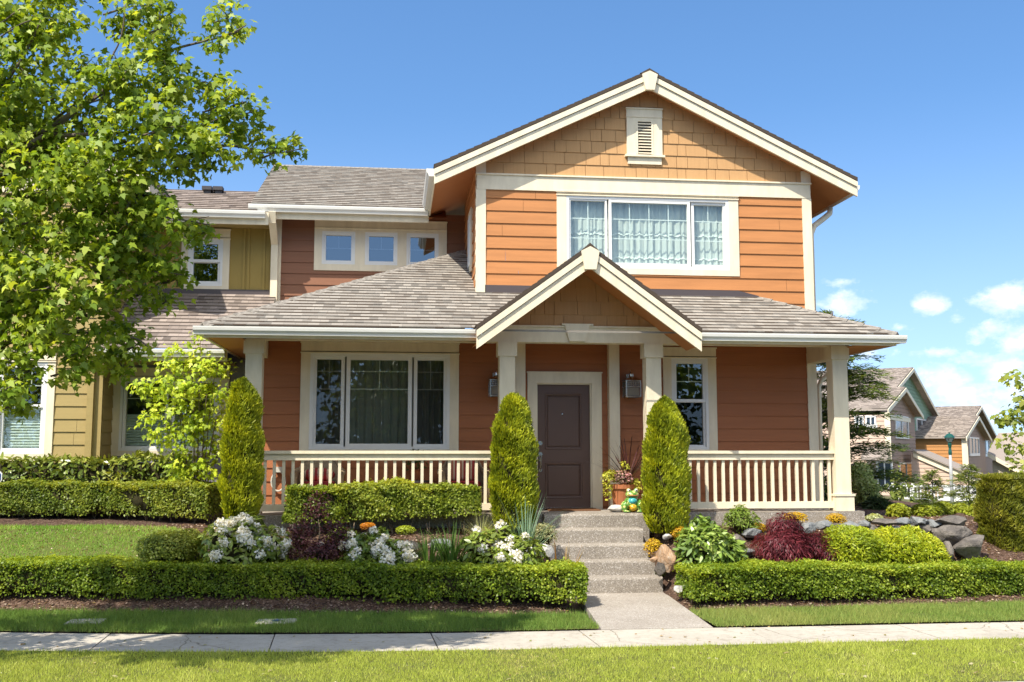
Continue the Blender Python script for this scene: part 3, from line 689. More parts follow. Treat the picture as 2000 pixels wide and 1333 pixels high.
# trim boards
mb = MB(); mb.box(XL-.0, XR+.0, YW-.036, YW+.01, 6.26, 6.50); mb.box(XL-.015, XR+.015, YW-.062, YW+.01, 6.50, 6.525); mb.build('frieze_board', M_trim, house)
for x0, x1, xo in ((XL-.012, XL+.15, XL-.012), (XR-.15, XR+.012, XR)):
    mb = MB(); mb.box(x0, x1, YW-.03, YW+.01, 4.0, 6.26); mb.box(xo, xo+.012, YW+.01, YW+.14, 4.0, 6.8); mb.box(x0, x1, YW-.03, YW+.01, 6.525, rz((x0+x1)/2)-.2); mb.build('corner_board', M_trim, house)
for x0, x1, y, za, zb in ((XR-.15, XR+.012, YW, ZP, 4.0), (-2.215, -2.07, YW, ZP, 3.75), (-2.28, -2.13, 19.05, 4.4, 6.3)):
    mb = MB(); mb.box(x0, x1, y-.03, y+.01, za, zb); mb.build('corner_board', M_trim, house)
for x0, x1 in ((1.895, 2.06), (3.42, 3.59)): mb = MB(); mb.box(x0, x1, YW-.16, YW-.0, ZP, 3.76); mb.build('pilaster', M_trim, house)
# windows
g, gs, gu = M_gl, M_gls, M_glu
window(house, 'window', YW, *W_UP, (.16, .17, .055, .10), [
    (2.80, 3.44, 5.045, 6.15, .0, [3.13], [5.50, 5.83], gu, .03, 0), (3.47, 4.85, 5.045, 6.15, -.012, [3.83, 4.16, 4.49], [5.50, 5.83], gu, .045, 0), (4.88, 5.47, 5.045, 6.15, .02, [5.18], [5.50, 5.83], gu, .045, 0)], depth=1.6, head=True, room=.35, label='wide upper window with white grilles and curtains')
window(house, 'window', YW, *W_LO, (.145, .145, .16, .09), [
    (-1.29, -.80, 2.06, 3.50, .02, [-1.045], [2.98, 3.26], gs, .055, 0), (-.77, .26, 2.06, 3.50, -.012, [-.255], [2.98, 3.26], g, .06, 0), (.29, .82, 2.06, 3.50, .02, [.555], [2.98, 3.26], gs, .055, 0)], depth=2.0, head=True, room=.4, label='wide porch window in three panels')
window(house, 'window', YW, *W_RT, (.14, .14, .16, .09), [
    (4.52, 5.065, 2.80, 3.48, -.008, [4.79], [3.14], g, .05, 0), (4.52, 5.065, 2.06, 2.84, .03, [], [], gs, .045, 0)], depth=1.6, head=True, room=.3, label='narrow double-hung porch window right of the door')
# upper left: one casing with three square windows
mb = MB(); mb.box(-1.53, .93, 19.013, 19.06, 6.15, 6.29); mb.box(-1.54, .94, 18.998, 19.05, 6.29, 6.312); mb.box(-1.53, .93, 19.004, 19.03, 6.135, 6.152)
hx = [(-1.39, -.78), (-.595, .005), (.175, .775)]
mb.box(-1.53, .93, 19.016, 19.06, 5.34, 5.46); mb.box(-1.53, .93, 19.016, 19.06, 6.08, 6.15)
for a, b in ((-1.53, -1.39), (-.78, -.595), (.005, .175), (.775, .93)): mb.box(a, b, 19.016, 19.06, 5.46, 6.08)
mb.build('window_surround', M_trim, house)
for a, b in hx:
    c = (a+b)/2; window(house, 'window', 19.05, a, b, 5.46, 6.08, (0, 0, 0, 0), [(a+.03, b-.03, 5.49, 6.05, -.004, [c], [5.77], M_glb, .042, 0)], depth=1.0, room=.2, outer_white=.034)
# gable louvre vent
mb = MB(); mb.box(3.785, 3.945, YW-.05, YW, 6.88, 7.56); mb.box(4.235, 4.39, YW-.05, YW, 6.88, 7.56); mb.box(3.945, 4.235, YW-.048, YW, 7.49, 7.56)
mb.box(3.78, 4.395, YW-.054, YW, 7.575, 7.70); mb.box(3.77, 4.405, YW-.075, YW, 7.70, 7.72); mb.box(3.775, 4.40, YW-.062, YW, 7.56, 7.575)
mb.box(3.75, 4.425, YW-.085, YW, 6.88, 6.915); mb.box(3.80, 4.375, YW-.045, YW, 6.76, 6.88)
vent = mb.build('gable_vent', M_trim, house)
mb = MB(); mb.box(3.945, 3.975, YW-.058, YW-.01, 6.93, 7.49); mb.box(4.205, 4.235, YW-.058, YW-.01, 6.93, 7.49)
for k in range(11):
    z = 6.94+k*.05; mb.hexa([(3.975, YW-.05, z), (4.205, YW-.05, z), (4.205, YW-.01, z+.03), (3.975, YW-.01, z+.03), (3.975, YW-.05, z+.012), (4.205, YW-.05, z+.012), (4.205, YW-.01, z+.042), (3.975, YW-.01, z+.042)])
mb.build('louvre', M_trim, vent)
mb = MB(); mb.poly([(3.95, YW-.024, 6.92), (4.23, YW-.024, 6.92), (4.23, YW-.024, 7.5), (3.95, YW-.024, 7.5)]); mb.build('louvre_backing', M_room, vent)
# side wall window seen edge-on
mb = MB(); 
for (y0, y1, z0, z1) in ((17.1, 17.22, 5.05, 6.15), (17.63, 17.75, 5.05, 6.15), (17.22, 17.63, 5.05, 5.17), (17.22, 17.63, 6.03, 6.15)): mb.box(XL-.04, XL+.01, y0, y1, z0, z1)
sw = mb.build('window', M_trim, house)
mb = MB()
for (y0, y1, z0, z1) in ((17.22, 17.28, 5.17, 6.03), (17.57, 17.63, 5.17, 6.03), (17.28, 17.57, 5.17, 5.23), (17.28, 17.57, 5.97, 6.03)): mb.box(XL-.055, XL+.01, y0, y1, z0, z1)
mb.build('frame', M_white, sw)
mb = MB(); mb.box(XL-.01, XL+.0, 17.28, 17.57, 5.23, 5.97); mb.build('pane', M_glb, sw)

# door
mb = MB(); a, b, c, d = DOOR
mb.box(a, a+.145, YW-.036, YW+.0, c, d-.165); mb.box(b-.165, b, YW-.036, YW+.0, c, d-.165); mb.box(a, b, YW-.04, YW, d-.165, d); mb.box(a-.012, b+.012, YW-.055, YW, d, d+.02)
mb.box(a+.145, a+.165, YW+.0, YW+.16, c, d-.165); mb.box(b-.185, b-.165, YW+.0, YW+.16, c, d-.165); mb.box(a+.165, b-.185, YW, YW+.16, d-.185, d-.165)
case = mb.build('door_casing', M_trim, house)
mb = MB(); x0, x1, z0, z1 = 2.265, 3.145, 1.105, 3.085; yd = YW+.055
px0, px1 = 2.40, 3.01
for (q0, q1, y_) in (): pass
rects = [(2.555 if False else 1.235, 1.94), (2.115, 3.0)]
# stiles and rails around two sunk panels
mb.box(x0, px0, yd, yd+.05, z0, z1); mb.box(px1, x1, yd, yd+.05, z0, z1)
zc = [z0, 1.25, 1.82, 2.03, 2.93, z1]
for k in (0, 2, 4): mb.box(px0, px1, yd, yd+.05, zc[k], zc[k+1])
for k in (1, 3):
    A = [(px0, yd, zc[k]), (px1, yd, zc[k]), (px1, yd, zc[k+1]), (px0, yd, zc[k+1])]
    def ins(dx, dy): return [(px0+dx, yd+dy, zc[k]+dx), (px1-dx, yd+dy, zc[k]+dx), (px1-dx, yd+dy, zc[k+1]-dx), (px0+dx, yd+dy, zc[k+1]-dx)]
    rings = [ins(0, 0), ins(.012, -.012), ins(.03, -.008), ins(.042, .02), ins(.062, .012), ins(.075, .012)]
    for r0, r1 in zip(rings, rings[1:]):
        for i in range(4): mb.poly([r0[i], r0[(i+1) % 4], r1[(i+1) % 4], r1[i]])
    mb.poly(rings[-1])
door = mb.build('front_door', M_door, house)
mb = MB()
mb.tube([(2.325, yd-.022, 2.13), (2.325, yd, 2.13)], [.035, .038], 16); mb.build('deadbolt', M_nick, door); mb = MB(); mb.tube([(2.325, yd-.02, 1.955), (2.325, yd, 1.955)], [.036, .036], 14)
mb.box(2.302, 2.348, yd-.014, yd, 1.84, 1.955); mb.tube([(2.325, yd-.01, 1.94), (2.325, yd-.06, 1.90), (2.325, yd-.062, 1.76), (2.325, yd-.01, 1.70)], .011, 8); mb.tube([(2.325, yd-.014, 1.70), (2.325, yd, 1.70)], .026, 12)
mb.build('handle', M_nick, door, smooth=False)
mb = MB(); mb.tube([(2.69, yd+.004, 2.60), (2.69, yd+.02, 2.60)], .012, 10); mb.build('peephole', M_nick, door)
mb = MB(); mb.box(2.26, 3.15, YW-.05, YW+.1, ZP-.0, ZP+.022); mb.build('threshold', M_nick, door)

# ---- roofs
def slope_pts(y0, y1, xe, xr, top=APZ): return None
mb = MB()
for sgn in (-1, 1):
    xe = APX+sgn*3.54; ze = rz(xe)
    shingle(mb, [(xe, 16.03, ze), (xe, 27, ze), (APX, 27, APZ), (APX, 16.03, APZ)], (xe, 16.03, ze), (xe, 27, ze))
    mb.prism([(xe, 16.035, ze-.005), (APX, 16.035, APZ-.005), (APX, 16.035, APZ-.06), (xe, 16.035, ze-.06)], (0, 10.9, 0))
    for k in range(28):     # butt ends showing along the rake
        t0, t1 = k/28, (k+1)/28; xa, xb = xe+(APX-xe)*t0, xe+(APX-xe)*t1
        mb.hexa([(min(xa, xb), 16.005, rz(min(xa, xb))-.05), (max(xa, xb), 16.005, rz(max(xa, xb))-.05), (max(xa, xb), 16.04, rz(max(xa, xb))-.05), (min(xa, xb), 16.04, rz(min(xa, xb))-.05),
                 (min(xa, xb), 16.005, rz(min(xa, xb))+(.016 if sgn < 0 else .004)), (max(xa, xb), 16.005, rz(max(xa, xb))+(.004 if sgn < 0 else .016)), (max(xa, xb), 16.04, rz(max(xa, xb))+.01), (min(xa, xb), 16.04, rz(min(xa, xb))+.01)], 1)
mb.prism([(APX-.16, 16.0, APZ-.055), (APX, 16.0, APZ+.035), (APX+.16, 16.0, APZ-.055)], (0, 11, 0), 1)
roof = mb.build('roof', [M_sh, M_butt], house)
mb = MB()
for sgn in (-1, 1):
    xe = APX+sgn*3.54; q = [(xe, rz(xe)-.215), (APX, APZ-.215)]
    mb.poly([(q[0][0], 16.06, q[0][1]), (q[1][0], 16.06, q[1][1]), (q[1][0], 27, q[1][1]), (q[0][0], 27, q[0][1])])
mb.build('soffit', M_soff, house)
def rake(mb, xe, xa, zt, y, parts):
    """two-board bargeboards; zt(x) roof-top height, parts=[(off_top,off_bottom,dy,thick)]"""
    for (o0, o1, dy, th) in parts:
        mb.prism([(xe, y+dy, zt(xe)-o0), (xa, y+dy, zt(xa)-o0), (xa, y+dy, zt(xa)-o1), (xe, y+dy, zt(xe)-o1)], (0, th, 0))
BB = [(.062, .15, -.022, .05), (.158, .305, .004, .04)]
for sgn in (-1, 1):
    mb = MB(); rake(mb, APX+sgn*3.54, APX+sgn*.001, rz, 16.03, BB); mb.build('bargeboard', M_trim, house)
mb = MB(); mb.prism([(APX-.13, 15.975, APZ-.075), (APX, 15.975, APZ-.015), (APX+.13, 15.975, APZ-.075), (APX+.075, 15.975, APZ-.34), (APX-.075, 15.975, APZ-.34)], (0, .07, 0)); mb.build('ridge_keystone', M_trim, house)
# side eaves of the main roof: fascia, gutter
def gutter(mb, p0, p1, side, s=1.0):
    """ogee gutter from p0 to p1 (top back edge); side = outward unit vector"""
    prof = [(0, 0), (0, -.125), (.085, -.125), (.092, -.09), (.118, -.06), (.125, -.02), (.125, 0), (.112, 0), (.112, -.012), (.012, -.012)]
    P0, P1, S = Vector(p0), Vector(p1), Vector(side)
    ring = [[P+S*(a*s)+Vector((0, 0, b*s)) for a, b in prof] for P in (P0, P1)]
    n = len(prof)
    for i in range(n): j = (i+1) % n; mb.poly([ring[0][i], ring[0][j], ring[1][j], ring[1][i]])
    mb.poly(ring[0][:7]+[ring[0][0]] if False else ring[0][0:7]); mb.poly(list(reversed(ring[1][0:7])))
for sgn in (-1, 1):
    xe = APX+sgn*3.54; ze = rz(xe)
    mb = MB(); mb.box(xe-.02*(sgn > 0), xe+.02*(sgn < 0), 16.08, 27 if sgn > 0 else 18.5, ze-.255, ze-.03); mb.build('fascia', M_trim, house)
    if sgn < 0: mb = MB(); gutter(mb, (xe, 16.09, ze-.04), (xe, 18.4, ze-.04), (sgn, 0, 0)); mb.build('gutter', M_gut, house)
# brown wing roof
ZB = 6.45; YE = 18.52
def bz(y): return ZB+.5*(y-YE)
YR = 21.75
mb = MB(); shingle(mb, [(-2.63, YE, ZB), (.56, YE, ZB), (4.0, YR, bz(YR)), (-2.63, YR, bz(YR))], (-2.63, YE, ZB), (.56, YE, ZB))
mb.prism([(-2.63, YE, ZB-.01), (-2.63, YR, bz(YR)-.01), (-2.63, YR+3, ZB+.1), (-2.63, YR+3, ZB), (-2.63, YR, bz(YR)-.09), (-2.63, YE, ZB-.09)], (3.1, 0, 0))
for k in range(24):
    x = -2.63+k*.2; mb.prism([(x, YR-.13, bz(YR)-.06), (x, YR, bz(YR)+.02+.003*(k % 2)), (x, YR+.13, bz(YR)-.06)], (.2, 0, 0))
mb.build('roof', [M_sh, M_butt], house)['label'] = 'sunlit roof over the recessed upper left wall'
mb = MB(); mb.box(-2.60, .57, YE+.0, YE+.025, ZB-.275, ZB-.03); mb.box(-2.63, -2.6, YE-.005, YE+.55, ZB-.275, ZB-.02); mb.build('fascia', M_trim, house)
mb = MB(); gutter(mb, (-2.66, YE, ZB-.035), (.56, YE, ZB-.035), (0, -1, 0)); mb.build('gutter', M_gut, house)
mb = MB(); mb.poly([(-2.6, YE+.026, ZB-.17), (.9, YE+.026, ZB-.17), (.9, 19.05, bz(19.05)-.17), (-2.6, 19.05, bz(19.05)-.17)]); mb.build('soffit', M_br, house)
# downspout of the wing
mb = MB()
def spout(mb, pts, wx=.062, wy=.045):
    P = [Vector(p) for p in pts]
    for p, q in zip(P, P[1:]):
        t = (q-p).normalized(); a = Vector((1, 0, 0)); a = (a-t*a.dot(t)).normalized() if abs(t.x) < .8 else Vector((0, 1, 0)); b = t.cross(a)
        wa, wb = (wx, wy) if abs(t.x) < .8 else (wy, wx)
        e = t*.02
        mb.hexa([p-e-a*wa-b*wb, p-e+a*wa-b*wb, p-e+a*wa+b*wb, p-e-a*wa+b*wb, q+e-a*wa-b*wb, q+e+a*wa-b*wb, q+e+a*wa+b*wb, q+e-a*wa+b*wb])
spout(mb, [(-2.24, YE-.06, 6.28), (-2.24, YE+.0, 6.12), (-2.24, 18.95, 5.80), (-2.24, 18.95, 4.62)]); mb.build('downspout', M_trim, house)

# porch roof
YEP, ZE = 14.75, 3.78
def pz(y): return ZE+SL*(y-YEP)
def F(x, y): return (x, y, pz(y))
mb = MB()
shingle(mb, [F(-2.72, YEP), F(1.28, YEP), F(1.28, 18.75)], F(-2.72, YEP), F(1.28, YEP))
shingle(mb, [F(1.28, 14.96), F(2.25, 16.345), F(1.28, 16.345)], F(-2.72, YEP), F(1.28, YEP))
shingle(mb, [F(4.42, YEP), F(7.6, YEP), F(6.0, 16.345), F(3.33, 16.345)], F(-2.72, YEP), F(7.6, YEP))
zs = lambda x: ZE+SL*(7.6-x)
shingle(mb, [(7.6, YEP, ZE), (7.6, 17.0, ZE), (6.95, 17.0, zs(6.95)), (6.95, 16.2, zs(6.95)), (6.0, 16.345, zs(6.0))], (7.6, YEP, ZE), (7.6, 17, ZE))
zs2 = lambda x: ZE+SL*(x+2.72)
shingle(mb, [(-2.72, YEP, ZE), (1.28, 18.75, zs2(1.28)), (1.28, 19.05, zs2(1.28)), (-2.72, 19.05, ZE)], (-2.72, 19.05, ZE), (-2.72, YEP, ZE))
def hipcaps(mb, p, q, n):
    p, q = Vector(p), Vector(q); t = (q-p)/n; s = t.cross(Vector((0, 0, 1))).normalized()
    for k in range(n):
        a, b = p+t*k, p+t*(k+1); dz = Vector((0, 0, 1))
        mb.poly([a-s*.13-dz*.035, a+dz*.035, b+dz*.018, b-s*.13-dz*.05]); mb.poly([a+dz*.035, a+s*.13-dz*.035, b+s*.13-dz*.05, b+dz*.018])
        mb.poly([a-s*.13-dz*.06, a+dz*.0, a+dz*.035, a-s*.13-dz*.035]); mb.poly([a+s*.13-dz*.06, a+s*.13-dz*.035, a+dz*.035, a+dz*.0])
hipcaps(mb, F(-2.72, YEP), F(1.28, 18.75), 22); hipcaps(mb, F(7.6, YEP), F(6.0, 16.345), 9)
mb.poly([(-2.72, YEP, ZE-.012), (7.6, YEP, ZE-.012), (7.6, YEP, ZE-.04), (-2.72, YEP, ZE-.04)])
mb.build('porch_roof', [M_sh, M_butt], house)
mb = MB(); mb.box(XL+.14, 2.75, YW-.03, YW-.005, pz(YW)-.03, pz(YW)+.125); mb.box(2.75, 5.65, YW-.03, YW-.005, pz(YW)-.03, pz(YW)+.105)
mb.hexa([(5.65, YW-.03, 4.5), (6.0, YW-.03, 4.42), (6.0, YW-.005, 4.42), (5.65, YW-.005, 4.5), (5.65, YW-.03, pz(YW)+.105), (6.0, YW-.03, 4.575), (6.0, YW-.005, 4.575), (5.65, YW-.005, pz(YW)+.105)])
mb.build('flashing', M_flash, house)
# fascia and gutters of the porch
ZF = 3.60
mb = MB(); mb.box(-2.70, 1.22, YEP+.01, YEP+.035, ZF, ZE-.03); mb.box(-2.70, -2.675, YEP+.035, 18.9, ZF, ZE-.03); mb.build('porch_fascia', M_trim, house)
mb = MB(); mb.box(4.40, 7.58, YEP+.01, YEP+.035, ZF, ZE-.03); mb.box(7.555, 7.58, YEP+.035, 17.0, ZF, ZE-.03); mb.box(6.97, 7.555, 16.975, 17.0, ZF, ZE-.03)
mb.build('porch_fascia', M_trim, house)
mb = MB(); gutter(mb, (-2.83, YEP+.01, ZE-.03), (1.17, YEP+.01, ZE-.03), (0, -1, 0), .92); mb.build('gutter', M_gut, house)
mb = MB(); gutter(mb, (4.45, YEP+.01, ZE-.03), (7.70, YEP+.01, ZE-.03), (0, -1, 0), .92); mb.build('gutter', M_gut, house)
mb = MB(); gutter(mb, (-2.70, YEP+.02, ZE-.03), (-2.70, 18.9, ZE-.03), (-1, 0, 0), .92); mb.build('gutter', M_gut, house)
mb = MB(); gutter(mb, (7.58, YEP+.02, ZE-.03), (7.58, 17.0, ZE-.03), (1, 0, 0), .92); mb.build('gutter', M_gut, house)
mb = MB()   # ceilings
mb.box(-2.20, 7.0, 15.50, YW, 3.76, 3.78); mb.box(-2.67, -2.20, YEP+.04, 18.9, ZF+.015, ZF+.03); mb.box(7.03, 7.55, YEP+.04, 16.97, ZF+.015, ZF+.03); mb.box(-2.2, 1.16, YEP+.04, 15.31, 3.72, 3.74); mb.box(4.42, 7.03, YEP+.04, 15.31, 3.72, 3.74)
mb.build('porch_ceiling', M_soff, house)
YC = 15.30
mb = MB(); mb.box(-2.19, 1.50, YC+.02, YC+.2, 3.64, 3.76); mb.box(4.08, 7.02, YC+.02, YC+.2, 3.64, 3.76)
for x0 in (-2.17, 6.80): mb.box(x0, x0+.18, YC+.2, YW-.035, 3.45, 3.77)
mb.box(1.30, 4.29, YC-.01, YC+.22, 3.645, 3.875); mb.box(1.22, 4.37, YC-.035, YC+.01, 3.875, 3.90)
mb.build('porch_beam', M_trim, house)
mb = MB(); mb.prism([(2.50, YC-.06, 3.93), (2.985, YC-.06, 3.93), (2.985, YC-.06, 3.905), (2.93, YC-.06, 3.905), (2.86, YC-.06, 3.66), (2.615, YC-.06, 3.66), (2.545, YC-.06, 3.905), (2.50, YC-.06, 3.905)], (0, .06, 0)); mb.build('beam_keystone', M_trim, house)
# little porch gable
GX, GZ, GS = 2.79, 4.985, .73
def gz(x): return GZ-GS*abs(x-GX)
mb = MB()
for sgn in (-1, 1):
    xe = GX+sgn*1.655; ze = gz(xe)
    shingle(mb, [(xe, 14.47, ze), (xe, YW-.06, ze), (GX, YW-.06, GZ), (GX, 14.47, GZ)], (xe, 14.47, ze), (xe, YW, ze))
    mb.prism([(xe, 14.475, ze-.005), (GX, 14.475, GZ-.005), (GX, 14.475, GZ-.06), (xe, 14.475, ze-.06)], (0, 1.8, 0))
    for k in range(15):
        xa, xb = sorted((xe+(GX-xe)*k/15, xe+(GX-xe)*(k+1)/15))
        mb.hexa([(xa, 14.445, gz(xa)-.05), (xb, 14.445, gz(xb)-.05), (xb, 14.48, gz(xb)-.05), (xa, 14.48, gz(xa)-.05), (xa, 14.445, gz(xa)+(.02 if sgn < 0 else .004)), (xb, 14.445, gz(xb)+(.004 if sgn < 0 else .02)), (xb, 14.48, gz(xb)+.01), (xa, 14.48, gz(xa)+.01)], 1)
mb.prism([(GX-.13, 14.44, GZ-.075), (GX, 14.44, GZ+.035), (GX+.13, 14.44, GZ-.075)], (0, 1.85, 0), 1)
mb.build('gable_roof', [M_sh, M_butt], house)
mb = MB()
for sgn in (-1, 1):
    xe = GX+sgn*1.655; mb.poly([(xe, 14.5, gz(xe)-.235), (GX, 14.5, GZ-.235), (GX, YC, GZ-.235), (xe, YC, gz(xe)-.235)])
mb.build('gable_soffit', M_soff, house)
for sgn in (-1, 1):
    mb = MB(); rake(mb, GX+sgn*1.65, GX+sgn*.001, gz, 14.47, [(.062, .16, -.022, .05), (.168, .33, .004, .04)]); mb.build('bargeboard', M_trim, house)
mb = MB(); mb.prism([(GX-.135, 14.42, GZ-.09), (GX, 14.42, GZ-.02), (GX+.135, 14.42, GZ-.09), (GX+.085, 14.42, GZ-.36), (GX-.085, 14.42, GZ-.36)], (0, .07, 0)); mb.build('ridge_keystone', M_trim, house)
mb = MB(); shakes(mb, [(1.45, 3.90), (4.13, 3.90), (GX, GZ-.12)], YC+.02, 3.90-.03, seed=8); mb.build('shake_siding', M_tan, house)
# columns
def column(x0, x1):
    mb = MB(); y1 = YC+(x1-x0); e = .028
    mb.box(x0, x1, YC, y1, ZP, 3.645); mb.box(x0-e, x1+e, YC-e, y1+e, 3.43, 3.643); mb.box(x0-e, x1+e, YC-e, y1+e, ZP+.004, ZP+.23); mb.box(x0-e-.014, x1+e+.014, YC-e-.014, y1+e+.014, ZP+.23, ZP+.262)
    mb.build('column', M_trim, house)
for a, b in ((-2.19, -1.95), (1.555, 1.79), (3.81, 4.045), (6.79, 7.03)): column(a, b)
# railings
def railing(x0, x1, n):
    y0, y1 = 15.37, 15.46; mb = MB(); mb.box(x0, x1, y0-.035, y1+.035, 1.965, 2.01); mb.box(x0, x1, y0, y1, 1.87, 1.965); mb.box(x0, x1, y0+.005, y1-.005, ZP+.045, ZP+.145)
    o = mb.build('railing', M_trim, house)
    for k in range(n):
        x = x0+(x1-x0)*(k+.5)/n; mb = MB(); mb.box(x-.0215, x+.0215, 15.395, 15.438, ZP+.145, 1.87); mb.build('baluster', M_trim, o)
railing(-1.95, 1.555, 26); railing(4.045, 6.79, 21)
# right porch downspout: from the side gutter back to the wall
mb = MB(); mb.tube([(7.62, 16.6, 3.62), (7.6, 16.6, 3.52), (7.45, 16.55, 3.40), (7.12, 16.48, 3.20), (7.05, 16.46, 3.08), (7.04, 16.46, 1.2)], .042, 8); mb.build('downspout', M_trim, house, smooth=True)
# upper right downspout
q = lambda x, y, Y: PY(x, y, Y)
mb = MB(); xe = APX+3.54; mb.tube([(xe-.10, 16.9, rz(xe)-.30), (xe-.12, 16.88, rz(xe)-.40), (xe-.25, 16.8, rz(xe)-.50), (7.13, 16.62, 5.86), (7.06, 16.6, 5.70), (7.055, 16.6, 4.1)], .05, 8); mb.build('downspout', M_trim, house, smooth=True)
mb = MB(); gutter(mb, (xe, 16.2, rz(xe)-.07), (xe, 26, rz(xe)-.07), (1, 0, 0)); 
mb.build('gutter', M_gut, house)
# wall lanterns
def lantern(x, lab):
    y = YW-.02; z = 3.13; mb = MB()
    mb.box(x-.055, x+.055, y-.025, y, z-.10, z+.12); mb.tube([(x, y-.02, z+.03), (x, y-.09, z+.12), (x, y-.15, z+.17), (x, y-.18, z+.12), (x, y-.18, z+.02)], .013, 8)
    mb.lathe([(.012, .0), (.03, .03), (.03, .07), (.012, .1)], (x, y-.18, z+.04), 10)
    o = mb.build('wall_lantern', M_nick, house); o['label'] = lab
    mb = MB(); yc = y-.18; mb.hexa([(x-.16, yc-.16, z+.005), (x+.16, yc-.16, z+.005), (x+.16, yc+.15, z+.005), (x-.16, yc+.15, z+.005), (x-.05, yc-.05, z+.05), (x+.05, yc-.05, z+.05), (x+.05, yc+.05, z+.05), (x-.05, yc+.05, z+.05)]); mb.build('lantern_roof', M_nick, o)
    mb = MB(); r = .115; zt, zb = z+.003, z-.27
    for a, b in ((-1, -1), (1, -1), (1, 1), (-1, 1)): mb.box(x+a*r-.011, x+a*r+.011, yc+b*r-.011, yc+b*r+.011, zb, zt)
    for zz in (zb, z-.11, zt-.02):
        for s in (-1, 1): mb.box(x-r+.011, x+r-.011, yc+s*r-.009, yc+s*r+.009, zz, zz+.018); mb.box(x+s*r-.009, x+s*r+.009, yc-r+.011, yc+r-.011, zz, zz+.018)
    for k in range(1, 6):
        xx = x-r+2*r*k/6; mb.box(xx-.004, xx+.004, yc-r-.005, yc-r+.004, z-.10, z-.02)
    for k in range(1, 3): mb.box(x-r, x+r, yc-r-.004, yc-r+.003, z-.10+.028*k, z-.094+.028*k)
    mb.build('lantern_cage', M_nick, o)
    mb = MB(); mb.box(x-r+.014, x+r-.014, yc-r+.014, yc+r-.014, zb+.02, zt-.02); mb.build('lantern_glass', mat_cloth('frosted_glass', (.36, .31, .25), .4) if 'frosted_glass' not in bpy.data.materials else bpy.data.materials['frosted_glass'], o)
lantern(3.78, 'wall lantern right of the door'); lantern(1.60, 'wall lantern left of the door, half behind a column')
# porch slab
mb = MB(); mb.box(-2.35, 7.18, 15.20, YW+.02, .3, ZP); mb.build('porch_slab', M_agg, house)
# steps
mb = MB()
def nosed(x0, x1, y0, y1, z0, z1, r=.03):
    pr = [(y0+.012, z0), (y1, z0), (y1, z1), (y0+r, z1), (y0+r*.3, z1-r*.3), (y0, z1-r), (y0, z1-.07)]
    mb.prism([(x0, a, b) for a, b in pr], (x1-x0, 0, 0))
RS = .2
nosed(2.19, 3.76, 15.04, 15.197, .3, ZP-.003)
for k, (y, x0, x1) in enumerate([(14.77, 2.24, 3.60), (14.52, 2.28, 3.61), (14.27, 2.36, 3.64), (14.0, 2.46, 3.68)]):
    nosed(x0, x1, y, 15.05-.0005*k, -.1, ZP-RS*(k+1))
tag(mb.build('front_steps', M_agg), 'flight of exposed aggregate concrete steps leading up to the porch', 'steps')

# ---- curtains
def curtain(name, x0, x1, z0, z1, Y, amp, wl, m, label, ruffle=0, group=None):
    mb = MB(); nx = int((x1-x0)/.012); nz = 24; i0 = 0; ph = rnd.random()*9
    for j in range(nz+1):
        z = z0+(z1-z0)*j/nz
        for i in range(nx+1):
            x = x0+(x1-x0)*i/nx; a = 6.283*x/wl
            y = Y+amp*(math.sin(a+ph+.5*math.sin(a*.37))+.5*math.sin(a*1.9+ph*2))*(1.1-.35*j/nz)
            mb.v.append((x, y, z))
    for j in range(nz):
        for i in range(nx): a = j*(nx+1)+i; mb.f.append((a, a+1, a+nx+2, a+nx+1)); mb.m.append(0)
    if ruffle:
        for k in range(ruffle):
            zc = z0+(z1-z0)*(.22+.30*k); i0 = len(mb.v)
            for i in range(nx+1):
                x = x0+(x1-x0)*i/nx; a = 6.283*x/wl; y = Y+amp*(math.sin(a+ph+.5*math.sin(a*.37))+.5*math.sin(a*1.9+ph*2)); zz = zc+.012*math.sin(a*.6+ph+1.2)+.006*math.sin(a*1.9)
                mb.v += [(x, y-.004, zz+.025), (x, y-.018, zz)]
            for i in range(nx): a = i0+2*i; mb.f.append((a, a+1, a+3, a+2)); mb.m.append(0)
    return tag(mb.build(name, m, smooth=True), label, 'curtain', group)
curtain('curtain', 2.75, 5.55, 4.9, 6.22, YW+.14, .014, .11, M_cur, 'white ruffled curtains drawn behind the wide upstairs window', 2)
curtain('curtain', -1.4, .95, 1.95, 3.6, YW+.30, .02, .12, M_curd, 'dim sheer curtains behind the wide porch window')

# ------------------------------------------------------------------ attached neighbour on the left
nb = thing('neighbour_house', 'olive green attached house on the left, half hidden by the maple', 'house', (-5, 18, 1.0))
NY, NX = 17.45, -4.78        # projecting gabled bay
NG = -7.62
def nz(x): return 6.55+SL*(3.54-abs(x-NG)) 
W1 = (-6.42, -5.58, 1.93, 3.55)
mb = MB(); lap(mb, NG-2.84, NX, .9, 4.6, NY, phase=1.90, holes=[(-7.3, -5.60, 1.95, 3.53)]); lap(mb, NG-2.84, NX, 4.6, 6.4, NY, phase=1.90, holes=[(-8.4, -6.25, 4.75, 6.0)])
mb.poly([(NG-2.84, NY, 6.4), (NX, NY, 6.4), (NX, NY, nz(NX)-.2), (NG, NY, nz(NG)-.2), (NG-2.84, NY, nz(NG-2.84)-.2)])
lap(mb, NY, 19.05, .9, 6.7, NX, phase=1.90, axis='Y', flip=True)
mb.build('lap_siding', M_olivel, nb)
mb = MB(); lap(mb, NX, -2.2, .9, 3.7, 18.1, phase=1.9, holes=[(-4.72, -2.92, 1.97, 3.3)]); mb.build('lap_siding', M_greyw, nb)
mb = MB()
mb.box(NX-.13, NX+.012, NY-.03, NY+.01, .9, 6.25); mb.box(NX, NX+.012, NY+.01, NY+.12, .9, 6.5); mb.build('corner_board', M_olivel, nb)
